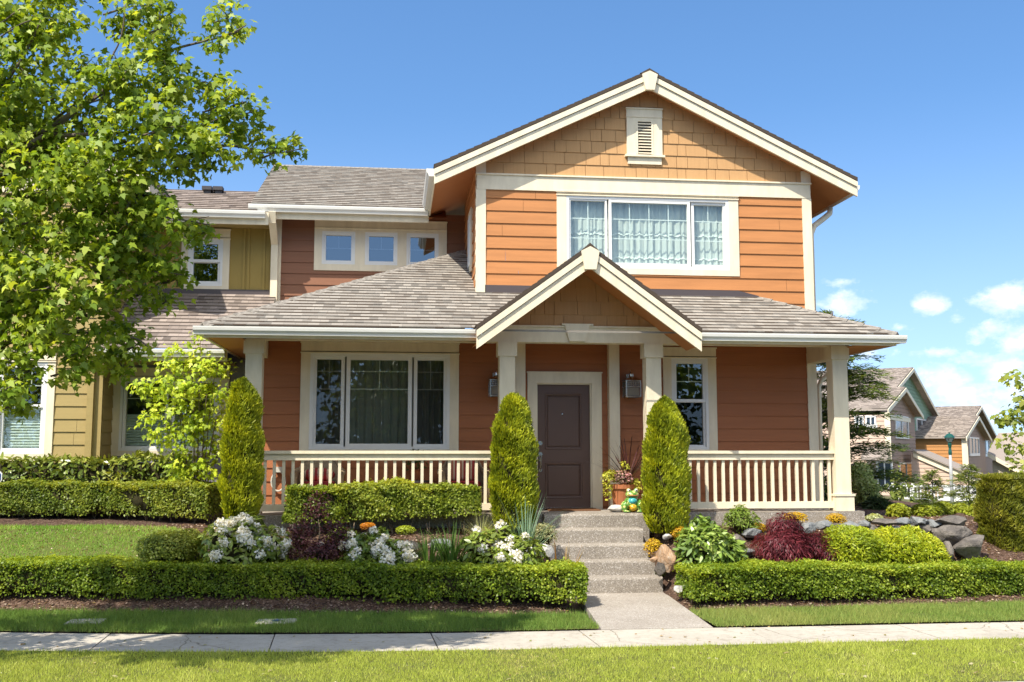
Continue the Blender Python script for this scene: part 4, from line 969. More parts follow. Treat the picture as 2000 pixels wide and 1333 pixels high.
mb = MB(); mb.box(NG-2.84, NX, NY-.035, NY, 6.26, 6.5); mb.build('frieze_board', M_trim, nb)
# board and batten wall above the lower roof
mb = MB(); 
for (a, b, c, d) in ((NX, -3.85, 4.6, 6.35), (-3.13, -2.26, 4.6, 6.35), (-3.85, -3.13, 4.6, 5.0), (-3.85, -3.13, 5.95, 6.35)): mb.poly([(a, 19.05, c), (b, 19.05, c), (b, 19.05, d), (a, 19.05, d)])
for x in (-4.6, -3.95, -2.80, -2.72+.0, -2.44): mb.box(x-.022, x+.022, 19.03, 19.05, 4.6, 6.3)
mb.build('batten_siding', M_olive, nb)
def dh_window(par, Y, x0, x1, z0, z1, blind=None, gm=None, lab=None, cols=2):
    c = (x0+x1)/2; zm = (z0+.14+z1-.17)/2
    xs = [x0+.15+(x1-x0-.30)*(k+1)/cols for k in range(cols-1)]
    o = window(par, 'window', Y, x0, x1, z0, z1, (.12, .12, .17, .11), [(x0+.16, x1-.16, zm-.01, z1-.21, -.008, xs, [(zm+z1-.21)/2+.0], gm or M_gl, .05, 0), (x0+.16, x1-.16, z0+.15, zm+.03, .02, [], [], gm or M_gl, .05, 0)], depth=1.1, head=True, room=.2, label=lab)
    if blind:
        mb = MB(); n = int((blind-z0-.1)/.045)
        for k in range(n):
            z = z0+.12+k*.045; mb.poly([(x0+.1, Y+.12, z), (x1-.1, Y+.12, z), (x1-.1, Y+.10, z+.0225), (x0+.1, Y+.10, z+.0225)]); mb.poly([(x0+.1, Y+.10, z+.0225), (x1-.1, Y+.10, z+.0225), (x1-.1, Y+.12, z+.045), (x0+.1, Y+.12, z+.045)])
        mb.build('pleated_blind', M_blind, o)
    return o
dh_window(nb, NY, -6.52, -5.52, 1.85, 3.62, 2.75, lab='left window with white frame and a half-drawn pleated blind', cols=3)
dh_window(nb, NY, -7.48, -6.52, 1.85, 3.62, 2.75, cols=3)
window(nb, 'window', 18.1, -4.80, -2.85, 1.92, 3.40, (.15, .15, .15, .09), [(-4.60, -3.86, 2.04, 3.22, -.005, [-4.23], [2.9], M_gl, .05, 0), (-3.80, -3.05, 2.04, 3.22, .015, [-3.43], [2.9], M_gl, .05, 0)], depth=1.1, head=True, room=.2, label='window behind the young vine maple with a low blind')
mb = MB()
for k in range(14):
    z = 2.0+k*.045; mb.poly([(-4.62, 18.22, z), (-3.0, 18.22, z), (-3.0, 18.20, z+.0225), (-4.62, 18.20, z+.0225)]); mb.poly([(-4.62, 18.20, z+.0225), (-3.0, 18.20, z+.0225), (-3.0, 18.22, z+.045), (-4.62, 18.22, z+.045)])
mb.build('pleated_blind', M_blind, nb)
dh_window(nb, 19.05, -3.92, -3.06, 4.90, 6.05, gm=M_glb, lab='small upper window beside the olive battens')
dh_window(nb, NY, -8.4, -6.25, 4.7, 6.1, cols=3)
# neighbour roofs
mb = MB()
ye, ze = 17.05, 3.66; sl2 = (4.86-ze)/(19.02-ye)
lz = lambda y: ze+sl2*(y-ye)
shingle(mb, [(NX-.0, ye, ze), (-2.75, ye, ze), (-2.2, 17.7, lz(17.7)), (-2.2, 19.04, lz(19.04)), (NX, 19.04, lz(19.04))], (NX, ye, ze), (-2.75, ye, ze))
mb.poly([(NX, ye, ze-.012), (-2.75, ye, ze-.012), (-2.75, ye, ze-.04), (NX, ye, ze-.04)])
yu, zu = 18.42, 6.30; uz = lambda y: zu+.5*(y-yu); yt = 19.75
shingle(mb, [(NX+.0, yu, zu), (-2.5, yu, zu), (-2.5, yt, uz(yt)), (NX-1.5, yt, uz(yt)), (NX-1.0, 19.2, uz(19.2))], (NX, yu, zu), (-2.5, yu, zu))
mb.poly([(NX-2, yt, uz(yt)), (-2.5, yt, uz(yt)), (-2.5, yt+2, uz(yt)-1), (NX-2, yt+2, uz(yt)-1)])
for sgn in (-1, 1):
    xe = NG+sgn*3.54
    shingle(mb, [(xe, NY-.32, nz(xe)), (xe, 24, nz(xe)), (NG, 24, nz(NG)), (NG, NY-.32, nz(NG))], (xe, NY-.32, nz(xe)), (xe, 24, nz(xe)))
    mb.prism([(xe, NY-.315, nz(xe)-.005), (NG, NY-.315, nz(NG)-.005), (NG, NY-.315, nz(NG)-.08), (xe, NY-.315, nz(xe)-.08)], (0, 6.5, 0))
mb.build('roof', [M_shn, M_butt], nb)
mb = MB()
for sgn in (-1, 1): rake(mb, NG+sgn*3.54, NG+sgn*.001, nz, NY-.32, BB)
mb.build('bargeboard', M_trim, nb)
mb = MB(); mb.box(NX, -2.73, ye+.0, ye+.025, ze-.20, ze-.03); mb.build('fascia', M_trim, nb)
mb = MB(); mb.box(NX+.3, -2.3, yu, yu+.025, zu-.26, zu-.03); mb.build('fascia', M_trim, nb)
mb = MB(); mb.box(NG+3.5, NG+3.53, NY-.28, 18.4, nz(NG+3.54)-.25, nz(NG+3.54)-.03); mb.build('fascia', M_trim, nb)
mb = MB(); gutter(mb, (NX, ye, ze-.02), (-2.76, ye, ze-.02), (0, -1, 0), .95); mb.build('gutter', M_gut, nb)
mb = MB(); gutter(mb, (NX+.3, yu, zu-.03), (-2.35, yu, zu-.03), (0, -1, 0)); mb.build('gutter', M_gut, nb)
mb = MB(); mb.box(NX, -2.74, ye+.025, 18.1, ze-.19, ze-.17); mb.build('soffit', M_olivel, nb)
mb = MB(); mb.box(NX, -2.3, yu+.03, 19.05, zu-.2, zu-.18); mb.build('soffit', M_olivel, nb)
mb = MB(); mb.box(NX, -2.30, 19.015, 19.045, 4.84, 4.95); mb.build('flashing', M_flash, nb)
mb = MB(); spout(mb, [(NX-.16, NY-.06, 3.5), (NX-.16, NY-.06, 1.0)], .05, .04); mb.build('downspout', M_olivel, nb)
for x in (-3.62, -3.42):
    mb = MB(); z = uz(19.62); mb.box(x-.02, x+.10, 19.5, 19.62, z-.15, z+.02); mb.box(x-.06, x+.12, 19.46, 19.64, z+.02, z+.09); mb.build('roof_vent', M_dark, nb)

# ------------------------------------------------------------------ hedges
def gp(x, y, dz=0): return (x, y, TZ(x, y)+dz)
L_H = [(-8.6, 14.6, .12), (-5.3, 14.02, .10), (-2.4, 13.52, .08), (-.8, 13.26, .07), (.8, 13.04, .06), (2.41, 12.88, .04)]
hedge('clipped_hedge', 'long low clipped box hedge left of the front walkway', 'hedge', L_H, .50, .70, 88000, group='clipped hedges along the sidewalk')
R_H = [(3.77, 12.92, .04), (5, 12.98, .04), (6.5, 13.06, .02), (8.2, 13.2, -.02), (9.6, 13.3, -.05), (11.4, 13.45, -.08)]
hedge('clipped_hedge', 'low clipped box hedge right of the front walkway', 'hedge', R_H, .475, .70, 84000, group='clipped hedges along the sidewalk')
M_H = [(-8.5, 17.1, .95), (-6, 16.95, .95), (-4.4, 16.55, .97), (-3.4, 16.05, .96), (-2.75, 15.75, .94)]
hedge('clipped_hedge', 'clipped box hedge curving behind the small left lawn', 'hedge', M_H, .56, .6, 52000, size=.036, rough=.07, cols=[(.05, .085, .012), (.11, .155, .018), (.19, .22, .028), (.29, .29, .04)])
L_L = [(-8.6, 17.55 if False else 17.2, 1.05), (-5.2, 17.2, 1.05), (-3.45, 17.2, 1.05)]
hedge('laurel_hedge', 'loose glossy laurel hedge under the neighbour windows', 'hedge', [(-8.6, 16.95+.35, 1.05), (-5, 17.05, 1.05), (-3.35, 16.95, 1.05)], .84, .35, 5200, size=.11, tmpl=LONG, rough=.06, jl=1.1, mat_=M_leafg,
      cols=[(.05, .085, .016), (.10, .14, .022), (.17, .20, .03), (.26, .26, .05)], leg=False)
# row of boxwood shrubs before the porch
for i, (x0, x1, yt_, lab) in enumerate([(558, 680, 950, 'clipped box shrub at the left end of the row before the porch railing'), (655, 790, 948, 'clipped box shrub, second from the left before the porch railing'), (765, 880, 948, 'clipped box shrub on bare stems, third from the left before the porch railing'), (855, 938, 951, 'open clipped box shrub at the right end of the row, beside the middle thuja')]):
    a, b = PY(x0, 980, 14.65), PY(x1, 980, 14.65); zt = PY((x0+x1)/2, yt_, 14.65).z; zg = TZ((a.x+b.x)/2, 14.85)
    hedge('boxwood_shrub', lab, 'shrub', [(a.x, 14.66, zg), ((a.x+b.x)/2, 14.64, zg), (b.x, 14.66, zg)], zt-zg, .48, 11500, size=.038, rough=.075, ground_gap=.17+.03*i, group='box shrubs before the porch railing', cols=[(.05, .085, .010), (.12, .165, .018), (.21, .245, .03), (.33, .33, .05)])

# ------------------------------------------------------------------ thuja columns
def thuja(lab, x0, x1, yt_, yb, Y, n=30000, src=None):
    a, b = PY(x0, 900, Y), PY(x1, 900, Y); t = PY((x0+x1)/2, yt_, Y).z; bo = PY((x0+x1)/2, yb, Y).z; r = (b-a).length/2*.92; h = t-bo; cx = (a.x+b.x)/2
    u = rng.random(n)**.85; th = rng.random(n)*6.283; prof = np.interp(u, [0, .08, .25, .5, .72, .86, .95, 1], [.72, .92, 1, .97, .86, .66, .42, .06])
    rad = r*prof*(1-.22*rng.random(n)**1.5); c, s = np.cos(th), np.sin(th); pos = np.stack((cx+rad*c, Y+rad*s*.9, bo+u*h), 1)
    rad_n = np.stack((c, s, .15+0*c), 1); gap = lump(pos*np.array([1, 1, .55]), 17, cx+5) < -.30; kp = ~(gap & (rng.random(n) < .72)); pos, c, s, u, th, rad_n = pos[kp], c[kp], s[kp], u[kp], th[kp], rad_n[kp]; n = len(pos); lf = lump(pos, 8, cx)*.032+lump(pos*np.array([1, 1, .6]), 19, cx+1)*.034; pos += rad_n*(lf-.01)[:, None]
    dr = rad_n*.5+np.array([0, 0, 1.0])+rdir(n)*.38; nv = np.cross(rad_n, np.array([0, 0, 1.]))+rdir(n)*.8+rad_n*.6
    S = leaves(SPRAY, pos, nv, dr, .062*(.6+.8*rng.random(n)), pal(n, [(.035, .058, .006), (.135, .17, .012), (.28, .31, .018), (.46, .46, .035)], .16, lump(pos, 13, 3)*.5+.5), np.full(n, .05))
    ex = MB(); k = .72
    ex.lathe([(r*.5*k, 0), (r*.95*k, .12*h), (r*k, .3*h), (r*.92*k, .6*h), (r*.6*k, .82*h), (.02, .95*h)], (cx, Y, bo), 14, 1)
    ex.tube([(cx, Y, bo-.15), (cx, Y, bo+.2)], .035, 7, 2)
    return tag(leaf_obj('thuja_column', [(*S, 0)], [M_leaf, M_core, M_barkd], None, ex), lab, 'conifer', 'columnar thujas along the porch')
thuja('columnar thuja at the left porch corner, the one beside the vine maple', 426, 516, 745, 1012, 14.95)
thuja('columnar thuja between the left railing and the front door', 954, 1052, 775, 1035, 14.75)
thuja('columnar thuja right of the front steps before the narrow window', 1252, 1348, 780, 1042, 14.75)

# ------------------------------------------------------------------ beds: flowering and leafy shrubs
def rhodo(lab, x0, x1, y0, y1, Y, nfl, seed):
    b = PB(x0, x1, y0, y1, Y); bl = [(b[0]-b[3]*.42, Y, b[2]-.02, b[3]*.52, b[4]*.7, b[5]*.92), (b[0]+b[3]*.42, Y-.1, b[2]-.07, b[3]*.58, b[4]*.8, b[5]*.8), (b[0]+b[3]*.05, Y-.25, b[2]-.14, b[3]*.75, b[4]*.6, b[5]*.68), (b[0]+b[3]*.02, Y+.1, b[2]+.02, b[3]*.4, b[4]*.5, b[5]*.98)]
    lv = shrub_sets(bl, 1500, .11, [(.045, .08, .014), (.09, .13, .02), (.15, .19, .03), (.22, .25, .045)], tmpl=LONG, jl=.7, inner=.3, outdir=.9)
    P, N, D = [], [], []
    for i in range(nfl):
        q = bl[rng.integers(len(bl))]; d = rdir(1)[0]; d[1] = -abs(d[1])*.9 if rng.random() < .8 else d[1]; d[2] = abs(d[2])*.9+.05; d /= np.linalg.norm(d)
        c = np.array(q[:3])+d*np.array(q[3:])*(1.0+.06*rng.random()); m = 70; dd = rdir(m)+d*.6; dd = nrmz(dd); rr = .05+.035*rng.random()
        P.append(c+dd*rr*(.55+.5*rng.random((m, 1)))); N.append(dd+rdir(m)*.7); D.append(rdir(m)+dd*.4)
    P, N, D = map(np.concatenate, (P, N, D)); n = len(P)
    fl = leaves(DIAM, P, N, D, 0.028+.016*rng.random(n), pal(n, [(.74, .72, .72), (.80, .79, .78), (.83, .82, .80)], .04), 1.25)
    ex = MB(); core(ex, bl, .62)
    o = leaf_obj('white_rhododendron', [lv], [M_leafg, M_core], None, ex); f = leaf_obj('blossoms', [(*fl, 0)], M_petal, o)
    return tag(o, lab, 'shrub', 'white rhododendrons in the front bed')
rhodo('largest white rhododendron, left of the purple barberry', 384, 572, 1010, 1110, 14.1, 54, 1)
rhodo('middle white rhododendron between the purple barberry and the iris leaves', 662, 806, 1038, 1114, 13.95, 32, 2)
rhodo('white rhododendron beside the front steps', 895, 1062, 1030, 1118, 13.9, 20, 3)
def barb(lab, boxes, n): 
    bl = [PB(*b) for b in boxes]
    return shrub('barberry', lab, 'shrub', bl, n, .032, [(.018, .008, .012), (.045, .014, .022), (.085, .03, .035), (.13, .07, .05)], core_k=.3, inner=.8, lumpa=.3, lf=13, jl=1.1, stems=6)
barb('dark purple barberry among the white rhododendrons', [(552, 620, 1012, 1112, 13.95), (590, 650, 962, 1050, 14.25), (622, 690, 1010, 1105, 13.9), (570, 680, 1050, 1112, 13.8)], 3600)
shrub('round_shrub', 'rounded small-leaved green shrub at the edge of the left lawn', 'shrub', [PB(268, 392, 1036, 1112, 14.15), PB(330, 400, 1032, 1100, 14.3)], 9000, .03, [(.07, .10, .015), (.12, .16, .022), (.20, .22, .035), (.30, .29, .06)])
shrub('leafy_perennial', 'small yellow-green leafy plant between the barberry and the middle rhododendron', 'plant', [PB(640, 700, 1032, 1075, 14.15), PB(672, 712, 1060, 1100, 13.9)], 620, .075, [(.08, .12, .02), (.2, .25, .04), (.34, .36, .07)], tmpl=LONG)
# fine tufts: blades from a centre
def tuft(name, lab, cat, x, y, Y, n, h, cols, spread=.55, wd=.012, arch=.5, r0=.05, tm=None, extra=None, stiff=False, group=None):
    c = PY(x, y, Y); zb = TZ(c.x, Y); P, V = [], []
    segs = 4; th = rng.random(n)*6.283; ln = h*(.6+.5*rng.random(n)); tilt = spread*rng.random(n)**.7; cl = pal(n, cols, .15)
    vs, cs = [], []
    for i in range(n):
        o = np.array([c.x+r0*math.cos(th[i])*rng.random(), Y+r0*math.sin(th[i])*rng.random(), zb-.02]); hd = np.array([math.cos(th[i]), math.sin(th[i]), 0]); sd_ = np.array([-hd[1], hd[0], 0]); a = tilt[i]; p = o; Lr = []
        for k in range(segs+1):
            wk = wd*(1-.9*(k/segs)**1.5)*.5; sv = sd_*math.cos(i)+hd*math.sin(i)*.3; Lr.append((p-sv*wk, p+sv*wk)); p = p+(hd*math.sin(a)+np.array([0, 0, 1])*math.cos(a))*ln[i]/segs; a += arch*tilt[i]*.8
        for k in range(segs): vs += [Lr[k][0], Lr[k][1], Lr[k+1][1], Lr[k+1][0]]; cs += [cl[i]]*4
    o = leaf_obj(name, [(np.array(vs), np.array(cs), 4, 0)], [M_grass, M_core], None)
    return tag(o, lab, cat, group)
tuft('blue_pink', 'blue-grey dianthus tuft left of the white rhododendron', 'plant', 425, 1035, 14.75, 260, .26, [(.12, .19, .15), (.22, .30, .25)], .8, .008, .4, .16)
tuft('iris_clump', 'dark green iris leaves behind the front hedge, left clump', 'plant', 838, 1100, 13.85, 90, .56, [(.04, .09, .015), (.09, .15, .025)], .35, .026, .7, .14, group='iris clumps')
tuft('iris_clump', 'dark green iris leaves, right clump by the pale rock', 'plant', 882, 1095, 13.9, 90, .58, [(.04, .09, .015), (.09, .15, .025)], .35, .026, .7, .14, group='iris clumps')
tuft('feather_grass', 'pale fountain grass tuft beside the middle thuja', 'plant', 940, 1035, 14.55, 260, .48, [(.22, .23, .07), (.42, .42, .2)], .75, .007, .5, .05)
tuft('yucca', 'blue-green strappy leaves in front of the middle thuja', 'plant', 1028, 1045, 14.15, 80, .85, [(.08, .15, .09), (.18, .26, .17)], .6, .022, .5, .1)
shrub('variegated_shrub', 'small cream variegated shrub at the left edge of the steps', 'shrub', [PB(1040, 1090, 1022, 1072, 14.3)], 900, .03, [(.14, .18, .05), (.42, .42, .22), (.6, .58, .36)], tmpl=LONG)
tuft('flax', 'bronze flax with stiff orange-brown leaves at the hedge end', 'plant', 1096, 1108, 13.72, 20, .82, [(.16, .075, .02), (.34, .20, .06), (.42, .30, .10)], .65, .045, .15, .06)
tuft('blue_fescue', 'blue fescue tuft on the right of the upper steps', 'plant', 1247, 1045, 14.65, 260, .20, [(.10, .16, .13), (.22, .29, .24)], .6, .006, .4, .07)
tuft('green_tuft', 'bright green feathery tuft at the foot of the right thuja', 'plant', 1288, 1052, 14.35, 200, .18, [(.12, .18, .02), (.22, .28, .04)], .7, .008, .3, .07)
YL = [(.36, .26, .015), (.55, .40, .025), (.62, .30, .02)]
for k, (x0, x1, y0, y1, Y, lab) in enumerate([(1258, 1292, 1052, 1088, 14.3, 'yellow sedum spilling beside the steps'), (1311, 1345, 1030, 1056, 14.5, 'golden sedum mound between right thuja and leafy peony'),
    (1612, 1652, 1003, 1028, 15.0, 'yellow flowering tuft above the stone wall near the column'), (1530, 1578, 1000, 1024, 14.9, 'yellow-leaved plant peeping over the red maple'), (1462, 1496, 1022, 1042, 14.8, 'low yellow groundcover right of the small green bush'), (704, 732, 1022, 1034, 14.5, 'orange sedum patch under the box shrubs'), (775, 810, 1028, 1044, 14.4, 'lime green cushion plant under the box shrubs')]):
    cc = YL if k != 6 else [(.2, .26, .02), (.3, .33, .04)]
    if k == 5: cc = [(.5, .2, .02), (.6, .3, .03)]
    shrub('sedum', lab, 'plant', [PB(x0, x1, y0, y1, Y)], 700, .025, cc, tmpl=DIAM, core_k=.5)
# right of the steps
shrub('peony', 'leafy dark green peony bush right of the steps', 'shrub', [PB(1325, 1440, 1028, 1120, 13.9), PB(1340, 1400, 1012, 1090, 14.1), PB(1390, 1452, 1050, 1120, 13.85)], 2300, .11, [(.045, .09, .014), (.09, .15, .025), (.15, .21, .035), (.24, .28, .06)], mats=[M_leafg, M_core, M_barkd], tmpl=LONG, jl=.8, outdir=1.0, lumpa=.18)
shrub('green_bush', 'small light green bush under the right railing', 'shrub', [PB(1412, 1484, 995, 1046, 14.75), PB(1425, 1465, 988, 1030, 14.8)], 1300, .05, [(.07, .12, .02), (.14, .2, .03), (.24, .28, .06)], tmpl=LONG)
shrub('japanese_maple', 'weeping red laceleaf maple before the porch', 'shrub', [PB(1475, 1590, 1030, 1120, 13.9), PB(1495, 1565, 1004, 1075, 14.0), PB(1545, 1625, 1040, 1100, 13.95), PB(1595, 1645, 1062, 1105, 13.8)], 9000, .07, [(.028, .007, .010), (.07, .012, .018), (.14, .024, .034), (.22, .05, .05)], tmpl=LONG, width=.42, jl=.5, outdir=.6, droop=.9, lumpa=.3, lf=10, core_k=.35, inner=.6)
GOLD = [(.09, .14, .010), (.19, .245, .014), (.32, .345, .018), (.43, .42, .035)]
def mound(lab, boxes, n):
    bl = [PB(*b) for b in boxes]
    return shrub('golden_cypress', lab, 'shrub', bl, n, .05, GOLD, tmpl=SPRAY, jl=.9, outdir=1.2, upb=.2, width=.9, lumpa=.24, lf=6.5, core_k=.7, inner=.3, group='golden cypress mounds')
mound('golden cypress mound just right of the red maple', [(1600, 1705, 1032, 1120, 13.85), (1640, 1735, 1036, 1120, 13.95)], 11000)
mound('taller golden cypress mound before the boulders', [(1690, 1800, 1030, 1120, 13.95), (1760, 1852, 1042, 1125, 13.9), (1730, 1815, 1026, 1100, 14.1)], 14000)

# ------------------------------------------------------------------ rocks
def rock(name, lab, x0, x1, y0, y1, Y, m, seed, parent=None, ry=None, flat=0, group=None):
    a, b = PY(x0, (y0+y1)/2, Y), PY(x1, (y0+y1)/2, Y); t, bo = PY((x0+x1)/2, y0, Y), PY((x0+x1)/2, y1, Y)
    rx, rz_ = (b-a).length/2, (t.z-bo.z)/2; ry = ry or max(rx, rz_)*.8; c = Vector(((a.x+b.x)/2, Y+ry*.5, (t.z+bo.z)/2))
    bmm = bmesh.new(); bmesh.ops.create_icosphere(bmm, subdivisions=4, radius=1); r = random.Random(seed)
    pl = [(Vector((r.gauss(0, 1), r.gauss(0, 1), r.gauss(0, 1))).normalized(), 0.46+.36*r.random()) for _ in range(22)]
    for v in bmm.verts:
        p = v.co.copy()
        for nn, d in pl:
            s = p.dot(nn)
            if s > d: p -= nn*(s-d)*.92
        p *= 1+.07*mnoise.noise(p*2.6+Vector((seed, 0, 0)))+.035*mnoise.noise(p*8+Vector((0, seed, 0)))
        v.co = p
    mx = [max(abs(v.co[i]) for v in bmm.verts) for i in range(3)]
    for v in bmm.verts: v.co = Vector((v.co.x/mx[0]*rx, v.co.y/mx[1]*ry, v.co.z/mx[2]*rz_))+c
    me = bpy.data.meshes.new(name); bmm.to_mesh(me); bmm.free(); me.materials.append(m)
    o = link(name, me, parent)
    if parent is None: tag(o, lab, 'rock', group)
    return o
rock('boulder', 'big rounded grey boulder at the bottom right end of the stone wall', 1863, 1934, 1046, 1100, 13.9, M_rock, 21)
rock('boulder', 'grey boulder stacked on the big one at the end of the stone wall', 1833, 1913, 1022, 1068, 14.15, M_rock, 22)
rock('boulder', 'topmost flat brown boulder at the end of the stone wall', 1836, 1898, 1006, 1032, 14.3, M_rock, 23)
rock('boulder', 'upright slab of stone between golden cypress and boulder', 1848, 1868, 1058, 1104, 13.85, M_rock, 24)
sw_ = thing('stone_wall', 'low dry stone retaining wall of mixed blue-grey slabs right of the porch', 'wall', (7.6, 14.6, .7))
for i, (x0, x1, y0, y1, m) in enumerate([(1812, 1842, 1014, 1034, M_rockb), (1840, 1868, 1016, 1036, M_rockb), (1746, 1788, 1012, 1028, M_rockb), (1784, 1815, 1011, 1028, M_rockb), (1703, 1750, 1014, 1027, M_rock), (1680, 1704, 1018, 1033, M_rockb), (1648, 1682, 1019, 1034, M_rockb), (1686, 1722, 1027, 1044, M_rock), (1718, 1742, 1025, 1046, M_rock), (1792, 1818, 1022, 1044, M_rock), (1814, 1842, 1029, 1046, M_rock), (1740, 1766, 1026, 1046, M_rockb), (1764, 1794, 1026, 1048, M_rock), (1596, 1632, 1018, 1036, M_rockb), (1628, 1652, 1022, 1040, M_rock), (1560, 1600, 1022, 1042, M_rockb), (1838, 1862, 1034, 1056, M_rock)]):
    rock('stone', None, x0-1, x1+1, y0-1, y1+1, 14.45+.05*rnd.random(), m, 40+i, sw_, ry=.18)
for i, (x0, x1, y0, y1, Y, m, lab) in enumerate([(1428, 1458, 1042, 1072, 14.2, M_rock, 'grey rock between the peony and the red maple'), (1452, 1494, 1032, 1052, 14.5, M_rockb, 'bluish flat rock behind the red maple'), (1440, 1480, 1066, 1090, 14.0, M_rockb, 'bluish rock low beside the red maple'),
    (1288, 1326, 1064, 1122, 13.95, M_rockr, 'rust-streaked upright rock beside the lower steps'), (1280, 1303, 1096, 1128, 13.8, M_rock, 'small grey rock wedged at the right of the steps'), (1270, 1290, 1086, 1100, 14.1, M_rockr, 'small tan stone beside the yellow sedum'), (1292, 1314, 1043, 1056, 14.5, M_rockw, 'small pale stone at the foot of the right thuja'),
    (1316, 1334, 1144, 1160, 13.3, M_rockw, 'little white stone at the left end of the right hedge'), (1326, 1344, 1118, 1140, 13.5, M_rockw, 'pale stone hidden by variegated leaves at the right hedge end'),
    (796, 822, 1056, 1080, 14.15, M_rock, 'grey-brown rock behind the middle rhododendron'), (832, 884, 1048, 1076, 14.35, M_rockb, 'pale blue-grey rock above the iris leaves'), (826, 842, 1050, 1064, 14.3, M_rockr, 'small tan stone beside the blue-grey rock'), (1056, 1084, 1062, 1096, 14.05, M_rockw, 'white-veined rock at the left side of the steps'), (612, 634, 1058, 1086, 14.0, M_rockw, 'pale rock half hidden in the purple barberry')]):
    rock('rock', lab, x0, x1, y0, y1, Y, m, 70+i)

# ------------------------------------------------------------------ trees
def limb(mb, pts, r0, r1, n=7, m=0):
    P = [Vector(p) for p in pts]; Q = []
    for i in range(len(P)-1):
        for k in range(4):
            t = k/4; a = P[max(i-1, 0)]; b, c = P[i], P[i+1]; d = P[min(i+2, len(P)-1)]
            Q.append(.5*((2*b)+(c-a)*t+(2*a-5*b+4*c-d)*t*t+(3*b-a-3*c+d)*t**3))
    Q.append(P[-1]); N = len(Q); mb.tube(Q, [r0+(r1-r0)*(k/(N-1))**.8 for k in range(N)], n, m)
def clumps(blobs, dens, size, cols, tmpl, droop=.6, jl=.75, sd=1, m=0, width=1.0, clus=9, spread=.12):
    """leaf clusters scattered inside ellipsoids (cx,cy,cz,rx,ry,rz)"""
    P, N, D, CL = [], [], [], []
    for bi, b in enumerate(blobs):
        c = np.array(b[:3]); r = np.array(b[3:6]); n = max(6, int(dens*(r[0]*r[2]+r[0]*r[1]))); d = rdir(n)*rng.random((n, 1))**.45
        q = c+d*r; k = clus; q = np.repeat(q, k, axis=0)+rng.standard_normal((n*k, 3))*spread*np.array([1, 1, .7]); out = nrmz(q-c)
        P.append(q); N.append(np.array([-.35, -.5, .75])+rdir(n*k)*jl+out*.25); D.append(rdir(n*k)*.8+out*.5+np.array([0, 0, -droop])); CL.append(np.repeat(rng.random(n), k))
    P, N, D, CL = map(np.concatenate, (P, N, D, CL)); n = len(P)
    return (*leaves(tmpl, P, N, D, size*(.65+.6*rng.random(n)), pal(n, cols, .14, CL), width), m)
# big maple in the kerb strip
MAP = [(.065, .115, .010), (.125, .19, .014), (.22, .28, .024), (.36, .40, .06)]
MS = 1.0
def at(x, y, Y, r, ry=None, rz=None):
    p = PY(x, y, Y); return (p.x, p.y, p.z, r, ry or r, rz or r*.85)
MB_ = [  # photo x, y, distance, radius
 (40, 30, 9.5, .55), (110, 60, 9.3, .35), (60, 150, 9.2, .5), (120, 190, 9.6, .25), (-60, 100, 9.5, .8), (20, 230, 9.8, .45), (245, 20, 9.4, .16), (250, 65, 9.4, .14), (315, 10, 9.3, .20), (320, 60, 9.5, .20), (292, 30, 9.6, .12), (345, 30, 9.7, .10),
 (465, 35, 9.8, .24), (430, 75, 9.7, .17), (490, 60, 9.9, .15), (350, 100, 9.4, .26), (300, 110, 9.5, .30), (250, 150, 9.4, .28), (175, 130, 10.2, .22), (215, 190, 9.5, .34), (290, 180, 9.2, .38), (350, 160, 9.4, .26), (150, 250, 9.4, .42), (80, 290, 9.8, .40),
 (420, 160, 9.6, .22), (445, 210, 9.5, .30), (500, 200, 9.7, .20), (495, 240, 9.8, .20), (400, 250, 9.3, .38), (340, 250, 9.2, .42), (440, 290, 9.5, .26), (510, 280, 9.8, .17), (555, 300, 9.9, .13), (590, 288, 10, .09), (270, 270, 9.3, .45), (380, 320, 9.6, .24), (320, 330, 9.8, .22),
 (200, 320, 9.2, .48), (120, 360, 9.4, .5), (40, 350, 9.8, .5), (-80, 300, 9.6, .8), (250, 380, 9.6, .40), (320, 385, 10, .13), (180, 430, 9.2, .50), (270, 450, 9.3, .45), (340, 430, 9.6, .25), (395, 430, 9.8, .18), (415, 455, 9.9, .14), (90, 460, 9.4, .55), (0, 480, 9.6, .6),
 (320, 500, 9.6, .30), (360, 545, 9.8, .16), (230, 530, 9.3, .45), (130, 550, 9.2, .5), (40, 580, 9.4, .55), (300, 570, 9.7, .25), (340, 590, 9.9, .12), (200, 610, 9.4, .35), (270, 640, 9.6, .22), (280, 675, 9.6, .14), (110, 650, 9.3, .36), (30, 680, 9.4, .36), (180, 680, 9.5, .26), (250, 715, 9.6, .15), (140, 725, 9.5, .16), (60, 730, 9.4, .18), (20, 760, 9.4, .14), (35, 790, 9.4, .10), (-70, 560, 9.5, .8), (-60, 720, 9.6, .5), (215, 705, 9.6, .16)]
trunkX, trunkY = -4.9, 9.3
DY = -.5
crown = [at(x*.97-6, y, Y+DY+.25*math.sin(x*.05+y*.03), .92*r*(Y+DY)/Y) for x, y, Y, r in MB_]
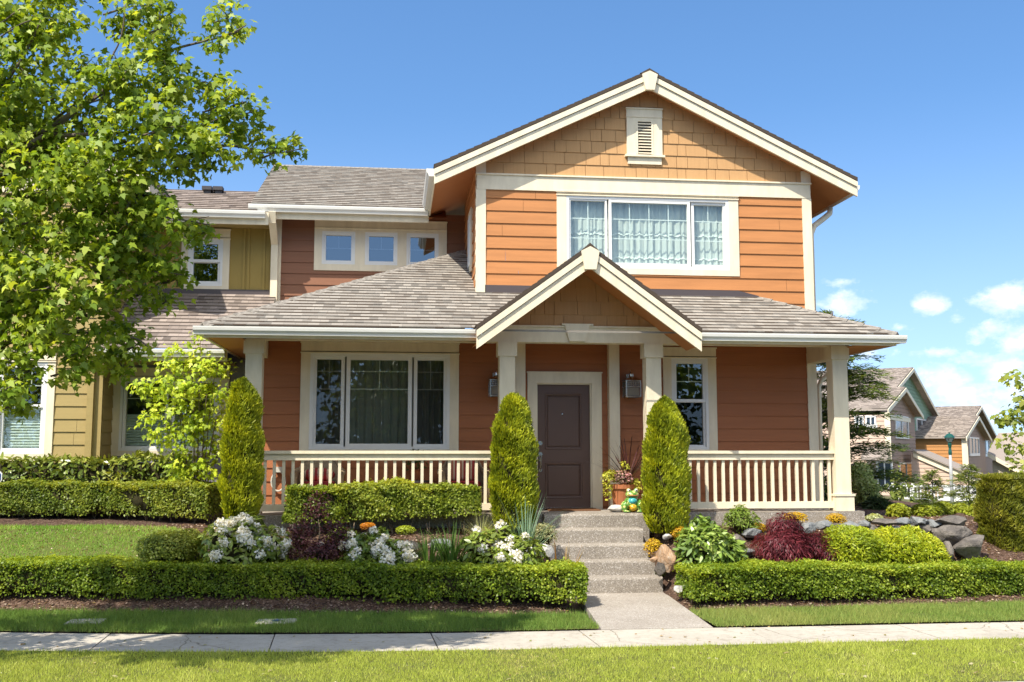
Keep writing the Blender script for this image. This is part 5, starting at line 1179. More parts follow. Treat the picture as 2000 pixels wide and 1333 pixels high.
# part of the crown outside the picture, above and to the left, that shades the sidewalk
for q in [(-5.0, 9.6, 7.0, .8), (-4.0, 9.5, 7.2, .7), (-5.9, 9.6, 5.8, .9), (-6.2, 9.8, 4.6, .9), (-5.8, 9.4, 3.5, .7), (-4.8, 9.8, 5.4, .8), (-3.3, 9.2, 6.9, .5), (-2.7, 9.3, 6.5, .4), (-4.4, 9.3, 3.2, .5), (-5.2, 9.9, 7.9, .7), (-4.3, 9.7, 8.3, .6), (-3.3, 9.5, 7.9, .5), (-4.5, 9.5, 6.4, .9), (-3.7, 9.8, 6.7, .7), (-5.6, 9.7, 6.6, .9), (-6.4, 9.8, 7.2, 1), (-2.5, 9.7, 7.1, .5), (-4.3, 9.0, 4.4, .55), (-3.95, 9.2, 3.6, .45), (-4.6, 8.8, 5.0, .5)]: crown.append((*q, q[3], q[3]*.85))
S1 = clumps(crown, 132, .069, MAP, MAPLE, droop=.7, clus=12, spread=.058, jl=.95)
maple = thing('maple_tree', 'big street maple with fresh green leaves reaching in from the left', 'tree', (trunkX, trunkY, 0))
leaf_obj('crown', [S1], [M_leaf], maple)
mb = MB(); T0 = Vector((trunkX, trunkY, -.1))
limb(mb, [T0, (trunkX+.02, trunkY, 1.2), (trunkX+.05, trunkY, 2.4), (trunkX, trunkY+.05, 4.2), (trunkX+.1, trunkY, 6.2), (trunkX, trunkY, 7.6)], .15, .03, 10)
LIMBS = [((-.02, 2.3), [(0, 310, 9.5), (90, 255, 9.4), (180, 195, 9.4), (250, 140, 9.5), (330, 100, 9.6), (440, 70, 9.8), (480, 50, 9.9)], .06), ((0, 2.6), [(-40, 400, 9.6), (60, 280, 9.4), (140, 265, 9.4), (240, 260, 9.4), (350, 245, 9.5), (450, 230, 9.6), (505, 215, 9.7)], .05),
  ((0, 2.2), [(-40, 330, 9.5), (60, 318, 9.5), (140, 315, 9.5), (250, 290, 9.5), (340, 285, 9.6), (450, 285, 9.7), (530, 300, 9.9), (592, 290, 10)], .045), ((0, 1.9), [(-40, 470, 9.5), (40, 440, 9.4), (160, 420, 9.4), (290, 420, 9.6), (410, 440, 9.9)], .04),
  ((0, 1.8), [(-30, 590, 9.5), (60, 560, 9.4), (180, 530, 9.4), (300, 530, 9.6), (370, 540, 9.8)], .035), ((0, 1.7), [(-30, 700, 9.5), (60, 660, 9.4), (160, 650, 9.4), (260, 660, 9.6), (290, 680, 9.6)], .03),
  ((0, 3.0), [(-60, 260, 9.5), (40, 120, 9.4), (80, 40, 9.3)], .04), ((0, 3.2), [(60, 270, 9.5), (160, 190, 9.5), (230, 90, 9.4), (245, 10, 9.4)], .025), ((0, 3.0), [(110, 250, 9.4), (250, 150, 9.4), (300, 80, 9.4), (318, -10, 9.4)], .025),
  ((0, 4.0), [(-80, 120, 9.4), (10, 40, 9.2), (40, 18, 9.2)], .02), ((0, 4.0), [(-80, 140, 9.4), (20, 60, 9.2), (60, 40, 9.2)], .015)]
for (o, z), pp, r in LIMBS: limb(mb, [(trunkX+o, trunkY, z)]+[PY(q[0], q[1], q[2]+DY) for q in pp], r*.62, .005)
for b in crown[:70]:
    c = Vector(b[:3])
    for _ in range(2):
        e = c+Vector((rnd.uniform(-1, 1), rnd.uniform(-1, 1), rnd.uniform(-.6, .8)))*b[3]*.9; s = c+Vector((-.35-.2*rnd.random(), .05, -.18))*max(b[3], .25)
        limb(mb, [s, c, e], .009, .003, 5)
mb.build('trunk', M_bark, maple, smooth=True)
# young vine maple
VM = [(.13, .20, .015), (.22, .30, .02), (.34, .41, .03), (.46, .48, .06)]
vb = [at(*q) for q in [(335, 690, 16.4, .14), (330, 720, 16.4, .22), (375, 690, 16.5, .17), (392, 655, 16.5, .07), (410, 720, 16.4, .22), (360, 760, 16.3, .36), (300, 760, 16.3, .22), (420, 770, 16.4, .25), (438, 725, 16.5, .12), (300, 800, 16.2, .15), (345, 830, 16.3, .36), (400, 830, 16.4, .32), (420, 870, 16.4, .18), (360, 890, 16.3, .34), (310, 850, 16.1, .10), (290, 815, 16.1, .09), (400, 915, 16.3, .22), (350, 930, 16.3, .22), (430, 810, 16.4, .14), (375, 720, 16.4, .2), (280, 755, 16.2, .10), (390, 940, 16.3, .2)]]
vm = thing('vine_maple', 'young vine maple with lime green leaves before the olive house', 'tree', (vb[5][0], 16.4, 1.0))
leaf_obj('crown', [clumps(vb, 150, .074, VM, MAPLE, droop=.35, clus=9, spread=.07)], [M_leaf], vm)
mb = MB(); c = PY(385, 1000, 16.35)
for q in [(335, 690), (392, 655), (420, 730), (375, 720), (300, 790), (430, 800), (345, 760), (405, 760)]:
    e = PY(*q, 16.4); limb(mb, [(c.x+rnd.uniform(-.1, .1), 16.35, .9), (c.x*.6+e.x*.4, 16.35, 1.6), (c.x*.25+e.x*.75, 16.38, e.z*.6+.8), e], .018, .004, 6)
mb.build('trunk', M_barkd, vm, smooth=True)
# cedar behind the right side of the porch
def conifer(label, cx, cy, z0, H, R_, n, spr, cols, k=70, group=None, tr=.1):
    t_ = thing('cedar_tree', label, 'tree', (cx, cy, z0), group); mb = MB(); limb(mb, [(cx, cy, z0-.2), (cx+.02, cy, z0+H*.5), (cx, cy, z0+H*.97)], tr, .012, 8); P, N, D, C_ = [], [], [], []
    for i in range(n):
        u = i/n; z = z0+.08*H+.92*H*u; L_ = (R_*(1-u)**.62+.14*R_)*(.65+.55*rnd.random()); a = rnd.random()*6.283; dx, dy = math.cos(a), math.sin(a)
        pts = [Vector((cx, cy, z)), Vector((cx+dx*L_*.5, cy+dy*L_*.5, z+.075*L_)), Vector((cx+dx*L_, cy+dy*L_, z+.015))]; limb(mb, pts, tr*.14, .003, 4)
        m = int(k*L_/R_*1.35)+8; t = .15+.88*rng.random(m); p = np.array([cx, cy, z])+np.outer(t*L_, (dx, dy, 0)); p[:, 2] += .09*L_*np.sin(np.clip(t, 0, 1)*2.6); side = rng.standard_normal(m)*.12*L_*(1.1-.6*t); p += np.outer(side, (-dy, dx, 0)); p[:, 2] += rng.standard_normal(m)*.02*R_-.02
        P.append(p); D.append(np.outer(np.ones(m), (dx, dy, -.3))+np.outer(side/L_*4, (-dy, dx, 0))+rdir(m)*.35); N.append(rdir(m)*.6+np.array([0, 0, 1])); C_.append(np.full(m, rnd.random()))
    P, N, D, C_ = map(np.concatenate, (P, N, D, C_)); q = len(P)
    S = leaves(SPRAY, P, N, D, spr*(.6+.7*rng.random(q)), pal(q, cols, .18, C_), np.full(q, spr*.62))
    leaf_obj('crown', [(*S, 0)], [M_leaf], t_); mb.build('trunk', M_bark, t_)
CED = [(.025, .05, .016), (.055, .09, .02), (.11, .15, .03), (.18, .22, .045)]
p_ = PY(1630, 700, 20.5)
conifer('dark cedar with drooping sprays behind the right porch column', p_.x, 20.5, 0, 4.95, 1.45, 190, .14, CED, 105)
shrub('flowering_shrub', 'pale variegated leafy shrub at the foot of the cedar', 'shrub', [PB(1664, 1705, 900, 1000, 18), PB(1672, 1720, 930, 1005, 17.5)], 2200, .07, [(.08, .13, .03), (.2, .25, .08), (.42, .44, .25)], tmpl=LONG)
shrub('dark_grass', 'dark spiky evergreen clump right of the porch corner', 'plant', [PB(1690, 1735, 975, 1010, 17)], 900, .12, [(.02, .04, .015), (.06, .09, .03)], tmpl=LONG, width=.35, outdir=1.5, core_k=.4)
# tall thuja hedge at the right edge
def tall_hedge():
    bl = [PB(1918, 1995, 932, 1105, 14.6, .4), PB(1970, 2060, 928, 1105, 14.7, .4), PB(2040, 2140, 925, 1105, 14.8, .4)]; n = 30000
    B = np.array(bl); k = rng.choice(3, n, p=[.5, .35, .15]); b = B[k]; th = rng.random(n)*6.283; u = rng.random(n)*2-1
    pr = np.clip((1-np.abs(u)**7), 0, 1)**.4; top = rng.random(n) < .1; q = np.sqrt(rng.random(n)); pr = np.where(top, q, pr); u = np.where(top, .97, u)
    pos = b[:, :3]+np.stack((np.cos(th)*b[:, 3]*pr, np.sin(th)*b[:, 4]*pr, u*b[:, 5]), 1); rn = np.stack((np.cos(th), np.sin(th), .2+u*0), 1); pos += rn*(lump(pos, 9, 2)*.06+lump(pos, 22, 1)*.03-.05*rng.random(n))[:, None]
    S = leaves(SPRAY, pos, np.cross(rn, (0, 0, 1.))+rdir(n)*.8+rn*.5, rn*.6+np.array([0, 0, .8])+rdir(n)*.5, .06*(.6+.8*rng.random(n)), pal(n, [(.05, .06, .01), (.10, .115, .012), (.18, .18, .02), (.28, .25, .04)], .18, lump(pos, 10, 4)*.5+.5), np.full(n, .05))
    ex = MB()
    for b in bl: ex.box(b[0]-b[3]*.62, b[0]+b[3]*.62, b[1]-b[4]*.6, b[1]+b[4]*.6, b[2]-b[5]*.97, b[2]+b[5]*.88, 1)
    tag(leaf_obj('thuja_hedge', [(*S, 0)], [M_leaf, M_core], None, ex), 'tall clipped thuja hedge at the right edge of the garden', 'hedge')
tall_hedge()
for i, (x0, x1, y0, y1, Y, lab) in enumerate([(1735, 1775, 985, 1016, 16.0, 'low golden shrub just right of the dark purple one'), (1780, 1835, 985, 1018, 16.2, 'low golden shrub behind the stone wall slabs'), (1822, 1862, 982, 1016, 16.4, 'round golden shrub left of the lamp post'), (1862, 1892, 984, 1020, 16.5, 'round golden shrub right of the lamp post'), (1888, 1925, 986, 1024, 16.2, 'round golden shrub beside the tall thuja hedge')]):
    shrub('golden_shrub', lab, 'shrub', [PB(x0, x1, y0, y1, Y)], 2200, .05, [(.10, .14, .015), (.2, .23, .02), (.32, .33, .035)], group='golden shrubs behind the stone wall')
shrub('purple_shrub', 'low dark purple shrub above the stone wall', 'shrub', [PB(1745, 1792, 995, 1014, 17)], 1200, .05, [(.02, .012, .02), (.05, .025, .045), (.09, .05, .07)])
shrub('pale_groundcover', 'pale grey-green plant at the left end of the stone wall top', 'plant', [PB(1692, 1722, 1006, 1018, 15.4)], 500, .04, [(.2, .24, .12), (.4, .42, .25)])
# twig of another maple at the right edge
rb = [at(*q) for q in [(1985, 740, 24, .22), (1998, 770, 24, .25), (1970, 810, 24, .18), (1990, 830, 24.2, .3), (1975, 865, 24, .25), (2005, 880, 24, .35), (1990, 915, 24, .2), (2040, 800, 24, .6), (2060, 900, 24, .6), (2080, 700, 24, .7), (1962, 818, 24, .1)]]
sm_ = thing('maple_sapling', 'sparse leafy maple reaching in at the right edge', 'tree', (PY(2080, 990, 24).x, 24, -.3))
leaf_obj('crown', [clumps(rb, 22, .15, [(.10, .14, .02), (.18, .22, .03), (.28, .28, .05)], MAPLE, droop=.6, clus=6, spread=.10)], [M_leaf], sm_)
mb = MB(); c = PY(2080, 990, 24); limb(mb, [(c.x, 24, -.6), (c.x, 24, 2), (c.x-.1, 24, 5)], .09, .02)
for b in rb: limb(mb, [(c.x, 24, b[2]-.8), (c.x*.5+b[0]*.5, 24, b[2]-.2), b[:3]], .02, .004, 5)
mb.build('trunk', M_bark, sm_)
# ------------------------------------------------------------------ small things on the porch and in the verge
def wicker_chair(label, cx, cy, cushion):
    t = thing('wicker_armchair', label, 'chair', (cx, cy, ZP), 'wicker chairs on the porch'); z = ZP
    mb = MB(); mb.box(cx-.27, cx+.27, cy-.26, cy+.26, z+.34, z+.38); mb.box(cx-.27, cx+.27, cy-.27, cy-.24, z+.2, z+.34); mb.build('seat', M_wick, t)
    mb = MB(); n = 18
    for k in range(n):
        a0, a1 = math.pi*k/n, math.pi*(k+1)/n; f = lambda a, r: (cx-math.cos(a)*r, cy+.24+.05*math.sin(a), z+.42+math.sin(a)*r*1.35)
        mb.hexa([f(a0, .05), f(a1, .05), (f(a1, .05)[0], cy+.28, f(a1, .05)[2]), (f(a0, .05)[0], cy+.28, f(a0, .05)[2]), f(a0, .34), f(a1, .34), (f(a1, .34)[0], cy+.31, f(a1, .34)[2]), (f(a0, .34)[0], cy+.31, f(a0, .34)[2])])
    mb.tube([(cx-math.cos(math.pi*k/n)*.35, cy+.27, z+.42+math.sin(math.pi*k/n)*.35*1.35) for k in range(n+1)], .022, 7); mb.box(cx-.34, cx+.34, cy+.24, cy+.29, z+.34, z+.46)
    mb.build('backrest', M_wick, t)
    for s in (-1, 1):
        mb = MB(); mb.tube([(cx+s*.33, cy+.25, z+.62), (cx+s*.36, cy, z+.60), (cx+s*.35, cy-.27, z+.57), (cx+s*.34, cy-.31, z+.50), (cx+s*.33, cy-.28, z+.05)], .05, 9); mb.box(cx+s*.33-.02, cx+s*.33+.02, cy-.26, cy+.25, z+.12, z+.58); mb.build('armrest', M_wick, t)
        for yy in (-.24, .24): mb = MB(); mb.tube([(cx+s*.26, cy+yy, z), (cx+s*.26, cy+yy, z+.36)], .02, 7); mb.build('leg', M_wick, t)
    mb = MB(); mb.box(cx-.25, cx+.25, cy-.25, cy+.2, z+.382, z+.46); c = mb.build('seat_cushion', M_red, t); bv = c.modifiers.new('b', 'BEVEL'); bv.width = .03; bv.segments = 3
    return t
def mat_stripe():
    m = bpy.data.materials.new('striped_cloth'); m.use_nodes = True; N = NT(m.node_tree); t = N.n('TexCoord'); sp = N.n('SeparateXYZ'); N.l(t.outputs['Object'], sp.inputs[0])
    f = N.math('FRACT', N.math('MULTIPLY', sp.outputs[0], 7.5)); N.l(N.ramp(f, [(0, (.36, .05, .05)), (.33, (.36, .05, .05)), (.36, (.65, .55, .42)), (.55, (.65, .55, .42)), (.58, (.42, .16, .10)), (.8, (.42, .16, .10)), (.83, (.65, .55, .42))]), m.node_tree.nodes['Principled BSDF'].inputs[0]); m.node_tree.nodes['Principled BSDF'].inputs['Roughness'].default_value = .9; return m
M_str = mat_stripe()
for k, (px, lab, cl) in enumerate([(622, 'wicker armchair with a small striped bolster behind the left part of the railing', 'striped bolster pillow lying on the left wicker chair'), (905, 'wicker armchair with a tall striped back cushion beside the middle thuja', 'tall striped cushion leaning in the right wicker chair')]):
    c = PY(px, 950, 15.95); wicker_chair(lab, c.x, 15.92, None); mb = MB()
    if k == 0: mb.ball((c.x, 15.95, ZP+.56), (.25, .11, .11), 0, 18, 10)
    else: mb.box(c.x-.23, c.x+.23, 16.03, 16.13, ZP+.46, ZP+.92)
    o = mb.build('pillow', M_str, smooth=(k == 0)); tag(o, cl, 'cushion')
    if k: bv = o.modifiers.new('b', 'BEVEL'); bv.width = .045; bv.segments = 4
# potted plant on a small table between the chairs
c = PY(812, 900, 16.05); t = thing('side_table', 'little dark table between the two wicker chairs', 'table', (c.x, 16.0, ZP)); mb = MB(); mb.lathe([(.22, .44), (.22, .47)], (c.x, 16.0, ZP), 18); mb.build('tabletop', M_dark, t)
for a in (0, 2.1, 4.2): mb = MB(); mb.tube([(c.x+.17*math.cos(a), 16+.17*math.sin(a), ZP), (c.x+.1*math.cos(a), 16+.1*math.sin(a), ZP+.44)], .014, 6); mb.build('leg', M_dark, t)
t = thing('potted_plant', 'small potted plant on the porch table behind the railing', 'potted plant', (c.x, 16, ZP+.47)); mb = MB(); mb.lathe([(.07, 0), (.10, .14), (.11, .15), (.10, .155)], (c.x, 16, ZP+.475), 14); mb.build('pot', M_terra, t)
leaf_obj('foliage', [shrub_sets([(c.x, 16, ZP+.78, .16, .14, .16)], 260, .07, [(.03, .06, .015), (.08, .12, .03)], tmpl=LONG)], [M_leaf], t)
# hose reel at the left end of the porch wall
c = PY(545, 925, YW); mb = MB()
for k in range(2): mb.tube([(c.x+.10*math.cos(a/16*6.283)*(1+.06*k), YW-.06-.02*k, c.z-.12+.15*math.sin(a/16*6.283)) for a in range(17)], .012, 6)
mb.tube([(c.x+.1, YW-.1, c.z-.25), (c.x+.16, YW-.1, c.z-.45), (c.x+.3, YW-.14, ZP+.02)], .012, 6); mb.box(c.x-.05, c.x+.05, YW-.12, YW-.018, c.z+.02, c.z+.10)
tag(mb.build('garden_hose', mat('hose_rubber', (.55, .52, .44), .5)), 'pale garden hose coiled on the porch wall by the left thuja', 'hose')
mb = MB(); a, b = PY(1060, 1000, 15.9), PY(1160, 1000, 15.9); mb.box(a.x+.08, b.x+.08, 15.75, 16.25, ZP+.001, ZP+.018); tag(mb.build('doormat', mat('coir', (.20, .10, .05), .95, .05, (.14, .07, .035), 60, .6, 120)), 'thin brown doormat at the front door', 'mat')
# planter with cordyline and flowers beside the door
c = PY(1216, 975, 15.55); px_, pyy = c.x, 15.58
t = thing('flower_pot', 'terracotta pot with dark red cordyline and pink flowers right of the door', 'potted plant', (px_, pyy, ZP)); mb = MB()
mb.lathe([(.12, 0), (.13, .03), (.165, .34), (.19, .35), (.19, .41), (.165, .41), (.16, .37)], (px_, pyy, ZP), 22); mb.build('pot', M_terra, t, smooth=False)
vs, cs = [], []
for i in range(42):
    a, ti = rnd.random()*6.283, .15+.95*rnd.random()**1.1; hd = np.array([math.cos(a), math.sin(a), 0]); sdv = np.array([-hd[1], hd[0], 0]); p = np.array([px_+.10, pyy, ZP+.42]); L_ = .60+.25*rnd.random(); Lr = []
    for k in range(4): wk = .017*(1-.85*k/3); Lr.append((p-sdv*wk, p+sdv*wk)); p = p+(hd*math.sin(ti)+np.array([0, 0, 1])*math.cos(ti))*L_/3; ti += .12
    for k in range(3): vs += [Lr[k][0], Lr[k][1], Lr[k+1][1], Lr[k+1][0]]; cs += [np.array([.07, .022, .022])*(.7+.9*rnd.random())]*4
leaf_obj('cordyline', [(np.array(vs), np.array(cs), 4, 0)], [M_leafg], t)
leaf_obj('flowers', [shrub_sets([(px_-.02, pyy-.08, ZP+.50, .17, .13, .12)], 700, .035, [(.16, .22, .05), (.55, .22, .25), (.6, .35, .34), (.10, .15, .03), (.62, .5, .42)])], [M_petal], t)
leaf_obj('trailing_foliage', [shrub_sets([(px_-.20, pyy-.08, ZP+.52, .14, .10, .10), (px_-.24, pyy-.1, ZP+.30, .06, .06, .15), (px_+.04, pyy-.05, ZP+.66, .06, .05, .12), (px_+.2, pyy-.02, ZP+.38, .1, .08, .12)], 520, .045, [(.22, .26, .03), (.40, .40, .06), (.14, .18, .03)])], [M_leaf], t)
rock('garden_stone', None, 1186, 1218, 984, 1003, 15.35, M_rockw, 301); o = bpy.data.objects.get('garden_stone'); tag(o, 'white stone lying on the porch edge left of the ceramic frog', 'rock')
# glazed ceramic frog
def frog():
    c = PY(1236, 1000, 15.3); x, y, z = c.x, 15.36, ZP
    def glaze(name, a, b, sca):
        m = bpy.data.materials.new(name); m.use_nodes = True; N = NT(m.node_tree); t = N.n('TexCoord'); v = N.n('TexVoronoi', inp={'Scale': sca}); N.l(t.outputs['Object'], v.inputs['Vector']); b_ = m.node_tree.nodes['Principled BSDF']
        N.l(N.ramp(v.outputs['Distance'], [(0, a), (.38, a), (.44, b), (1, b)]), b_.inputs[0]); b_.inputs['Roughness'].default_value = .15; return m
    g1 = glaze('green_glaze', (.58, .55, .20), (.12, .27, .05), 22); g2 = glaze('belly_glaze', (.02, .30, .36), (.10, .42, .40), 30); g3 = glaze('orange_glaze', (.65, .25, .02), (.62, .45, .04), 24)
    t = thing('ceramic_frog', 'glazed green and yellow ceramic frog sitting at the porch edge', 'figurine', (x, y, z)); mb = MB()
    mb.ball((x, y, z+.13), (.115, .10, .13), 0, 20, 14); mb.ball((x, y-.02, z+.265), (.105, .085, .062), 0, 20, 12)
    for s in (-1, 1): mb.ball((x+s*.055, y-.03, z+.325), (.036, .034, .036), 0, 12, 9); mb.ball((x+s*.125, y-.03, z+.085), (.055, .085, .085), 0, 14, 10); mb.ball((x+s*.10, y-.11, z+.018), (.055, .045, .018), 0, 12, 6)
    o = mb.build('body', g1, t, smooth=True); rm = o.modifiers.new('r', 'REMESH'); rm.mode = 'VOXEL'; rm.voxel_size = .008; rm.use_smooth_shade = True
    mb = MB(); mb.ball((x, y-.045, z+.17), (.075, .075, .06), 0, 16, 10); mb.build('bib', g2, t, smooth=True)
    mb = MB(); mb.ball((x, y-.052, z+.075), (.07, .075, .06), 0, 16, 10); mb.build('belly', g3, t, smooth=True)
    mb = MB(); mb.ball((x, y-.075, z+.252), (.082, .042, .012), 0, 16, 8); mb.build('mouth', M_terra, t, smooth=True)
    for s in (-1, 1):
        mb = MB(); mb.ball((x+s*.056, y-.052, z+.328), (.024, .02, .025), 0, 12, 8); e = mb.build('eye', M_white, t, smooth=True)
        mb = MB(); mb.ball((x+s*.054, y-.068, z+.328), (.011, .008, .013), 0, 10, 6); mb.build('pupil', M_dark, e, smooth=True)
    for s in (-1, 1): mb = MB(); mb.tube([(x+s*.09, y-.03, z+.19), (x+s*.125, y-.075, z+.14), (x+s*.07, y-.115, z+.10)], [.024, .022, .016], 9); mb.build('arm', g1, t, smooth=True)
frog()
# meter-box lids in the verge
for x0, x1, lab in ((132, 200, 'concrete utility lid set in the grass at the far left'), (500, 578, 'concrete utility lid with a small blue cap set in the grass before the left hedge')):
    a, b = PZ(x0, 1216, .04), PZ(x1, 1216, .04); t = thing('utility_box', lab, 'utility cover', ((a.x+b.x)/2, (a.y+b.y)/2, 0)); y = a.y; mb = MB(); mb.box(a.x, b.x, y-.14, y+.16, -.05, .055); o = mb.build('lid', M_conc, t); bv = o.modifiers.new('b', 'BEVEL'); bv.width = .012; bv.segments = 2
    mb = MB(); mb.box(a.x-.03, b.x+.03, y-.16, y-.143, -.05, .04); mb.box(a.x-.03, b.x+.03, y+.163, y+.18, -.05, .04); mb.build('rim', M_dark, t)
    if x0 > 300: mb = MB(); mb.lathe([(.05, .055), (.05, .062), (.03, .066)], ((a.x+b.x)/2, y, 0), 14); mb.build('cap', M_blue, t)
# blue octagonal alarm sign at the left edge
c = PY(-12, 932, 16.6); t = thing('alarm_sign', 'small blue octagonal yard sign at the left edge of the picture', 'sign', (c.x, 16.6, 1.0)); mb = MB()
oc = lambda r, y: [(c.x+r*math.cos(math.pi/8+k*math.pi/4), y, c.z+r*math.sin(math.pi/8+k*math.pi/4)) for k in range(8)]
mb.prism(oc(.135, 16.58), (0, .02, 0)); mb.build('sign_panel', M_white, t); mb = MB(); mb.prism(oc(.118, 16.575), (0, .004, 0)); mb.build('sign_face', M_blue, t); mb = MB(); mb.tube([(c.x, 16.605, .8), (c.x, 16.605, c.z)], .012, 6); mb.build('post', M_nick, t)
mb = MB(); mb.box(c.x-.07, c.x+.07, 16.568, 16.574, c.z-.012, c.z+.012); mb.build('sign_bar', M_white, t)

# ------------------------------------------------------------------ the street beyond
def PP(px, py, p0, n):
    d = ray(px, py); o = Vector((0, 0, HC)); n = Vector(n); return o+d*((Vector(p0)-o).dot(n)/d.dot(n))
GN, EN = Vector((.8, -.6, 0)), Vector((-.6, -.8, 0)); TV = Vector((.6, .8, 0))
M_pink = mat('pink_beige_paint', (.54, .40, .31), .7, .2, (.50, .37, .285), 2); M_bro = mat('brown_paint', (.36, .25, .19), .7, .2, (.32, .22, .17), 2); M_grn = mat('green_paint', (.20, .30, .21), .7, .2, (.17, .265, .185), 2); M_tand = mat('dull_tan_paint', (.42, .37, .27), .7, .2); M_orf = mat('far_orange_paint', (.46, .22, .08), .7, .2, (.42, .2, .07), 2)
def flap(mb, a, b, z0, z1, n, ex=.24):
    """lap boards between plan points a,b facing n"""
    k = 0; n = Vector(n)
    while z0+k*ex < z1:
        lo, hi = z0+k*ex, min(z1, z0+(k+1)*ex); A, B = Vector((a.x, a.y, lo)), Vector((b.x, b.y, lo)); A2, B2 = Vector((a.x, a.y, hi)), Vector((b.x, b.y, hi))
        mb.poly([A+n*.03, B+n*.03, B2, A2]); mb.poly([A, B, B+n*.03, A+n*.03]); k += 1
def obox(mb, c0, c1, n, th, off=0):
    """slab between two opposite corners of an upright rectangle on a plane with normal n"""
    n = Vector(n); a = Vector((c0.x, c0.y, 0)); b = Vector((c1.x, c1.y, 0)); z0, z1 = sorted((c0.z, c1.z)); f, g = n*(off+th), n*off
    mb.hexa([(*(a+f).xy, z0), (*(b+f).xy, z0), (*(b+g).xy, z0), (*(a+g).xy, z0), (*(a+f).xy, z1), (*(b+f).xy, z1), (*(b+g).xy, z1), (*(a+g).xy, z1)])
def fwin(par, x0, x1, y0, y1, p0, n, mull=1):
    c0, c1 = PP(x0, y1, p0, n), PP(x1, y0, p0, n); c1.z = max(c1.z, c0.z+.4); mb = MB(); u = (Vector((c1.x, c1.y, 0))-Vector((c0.x, c0.y, 0))); L_ = u.length; u /= L_; w_ = .10
    q = lambda s, z: Vector((c0.x, c0.y, 0))+u*s+Vector((0, 0, z))
    for a, b in ((q(-w_, c0.z-w_), q(0, c1.z+w_)), (q(L_, c0.z-w_), q(L_+w_, c1.z+w_)), (q(0, c1.z), q(L_, c1.z+w_)), (q(-w_*1.5, c0.z-w_*2), q(L_+w_*1.5, c0.z))): obox(mb, a, b, n, .07, .02)
    for k in range(mull): s = L_*(k+1)/(mull+1); obox(mb, q(s-.035, c0.z), q(s+.035, c1.z), n, .06, .02)
    o = mb.build('window', M_white, par); mb = MB(); n = Vector(n); A, B = q(0, c0.z)+n*.035, q(L_, c0.z)+n*.035; mb.poly([A, B, B+Vector((0, 0, c1.z-c0.z)), A+Vector((0, 0, c1.z-c0.z))]); mb.build('pane', M_pane, o)
M_pane = mat('far_pane', (.03, .045, .065), .12, .5)
def gable(par, p0, ax, ay, rx, ry, ymid, wall_m, depth, ov, roofm, zb, back=0.0, wall=True, lap_=True):
    """gable facing GN through p0: apex pixel (ax,ay), right eave tip pixel (rx,ry); roof runs back along -GN"""
    P0 = Vector(p0)-GN*back; ap = PP(ax, ay, P0, GN); rt_ = PP(rx, ry, P0, GN); s = (Vector((rt_.x, rt_.y, 0))-Vector((ap.x, ap.y, 0))).dot(TV); dz = ap.z-rt_.z
    A = Vector((ap.x, ap.y, 0)); pt = lambda u, z, d=0: A+TV*u+Vector((0, 0, z))-GN*d
    if wall:
        mb = MB(); hw = s-ov; zt = lambda u: ap.z-dz*abs(u)/s-.12
        ex = .24; z = zb
        while z < ap.z:
            z2 = z+ex; pl = clip(clip([(-hw, zb), (hw, zb), (hw, zt(hw)), (0, zt(0)), (-hw, zt(hw))], 0, 1, z2), 0, -1, -z)
            if len(pl) >= 3: mb.poly([pt(u, v, .45 - .03*(1-(v-z)/ex)) for u, v in pl])
            z = z2
        mb.build('wall', wall_m, par)
    mb = MB()
    for sg in (-1, 1):
        e0, e1 = pt(sg*s, ap.z-dz), pt(sg*s, ap.z-dz, depth); r0, r1 = pt(0, ap.z), pt(0, ap.z, depth)
        mb.prism([e0, r0, r0-Vector((0, 0, .12)), e0-Vector((0, 0, .12))], -GN*depth)
        shingle(mb, [e0, e1, r1, r0], e0, e1, course=.2, lift=.02)
    mb.build('roof', [roofm, M_butt], par)
    mb = MB()
    for sg in (-1, 1): mb.prism([pt(sg*s, ap.z-dz-.06, -.03), pt(0, ap.z-.06, -.03), pt(0, ap.z-.30, -.03), pt(sg*s, ap.z-dz-.30, -.03)], GN*.05)
    mb.build('bargeboard', M_trim, par)
    return ap, s, dz, pt
h1 = thing('townhouse', 'pinkish beige and green townhouse with two stacked gables across the street', 'house', tuple(PY(1750, 985, 54)), 'houses down the street')
C0 = PY(1737, 900, 54)
gable(h1, C0, 1768, 756, 1802, 811, 0, M_bro, 5, .45, M_shb, -1.6)
A_, s_, dz_, pt1 = gable(h1, C0, 1783, 718, 1837, 817, 0, M_grn, 12, .55, M_shb, -1.6, back=1.0)
mb = MB(); a = PP(1737, 900, C0, EN); b = a-GN*9; flap(mb, b, a, -1.6, PP(1737, 808, C0, EN).z-.05, EN); mb.build('wall', M_pink, h1)['label'] = 'sunlit pinkish side wall'
mb = MB(); obox(mb, PP(1731, 905, C0, EN), PP(1738.5, 806, C0, EN), EN, .06, .03); c1 = PP(1783, 880, C0, GN); c2 = PP(1737, 808, C0, GN); c1 = PP(1790, 811, C0, GN); c1.z = c2.z-.28; obox(mb, c2, c1, GN, .06, -.42); mb.build('trim_boards', M_trim, h1)
for w4 in ((1748.5, 1771, 818, 850),): fwin(h1, *w4, C0-GN*.45, GN)
fwin(h1, 1790.5, 1809, 823, 856, C0-GN*1.45, GN)
for w4 in ((1673, 1684, 817, 830), (1694, 1708, 816, 830)): fwin(h1, *w4, C0, EN, 1)
fwin(h1, 1717, 1740, 904, 948, C0, EN, 1); fwin(h1, 1757, 1781, 906, 942, C0-GN*.45, GN, 1)
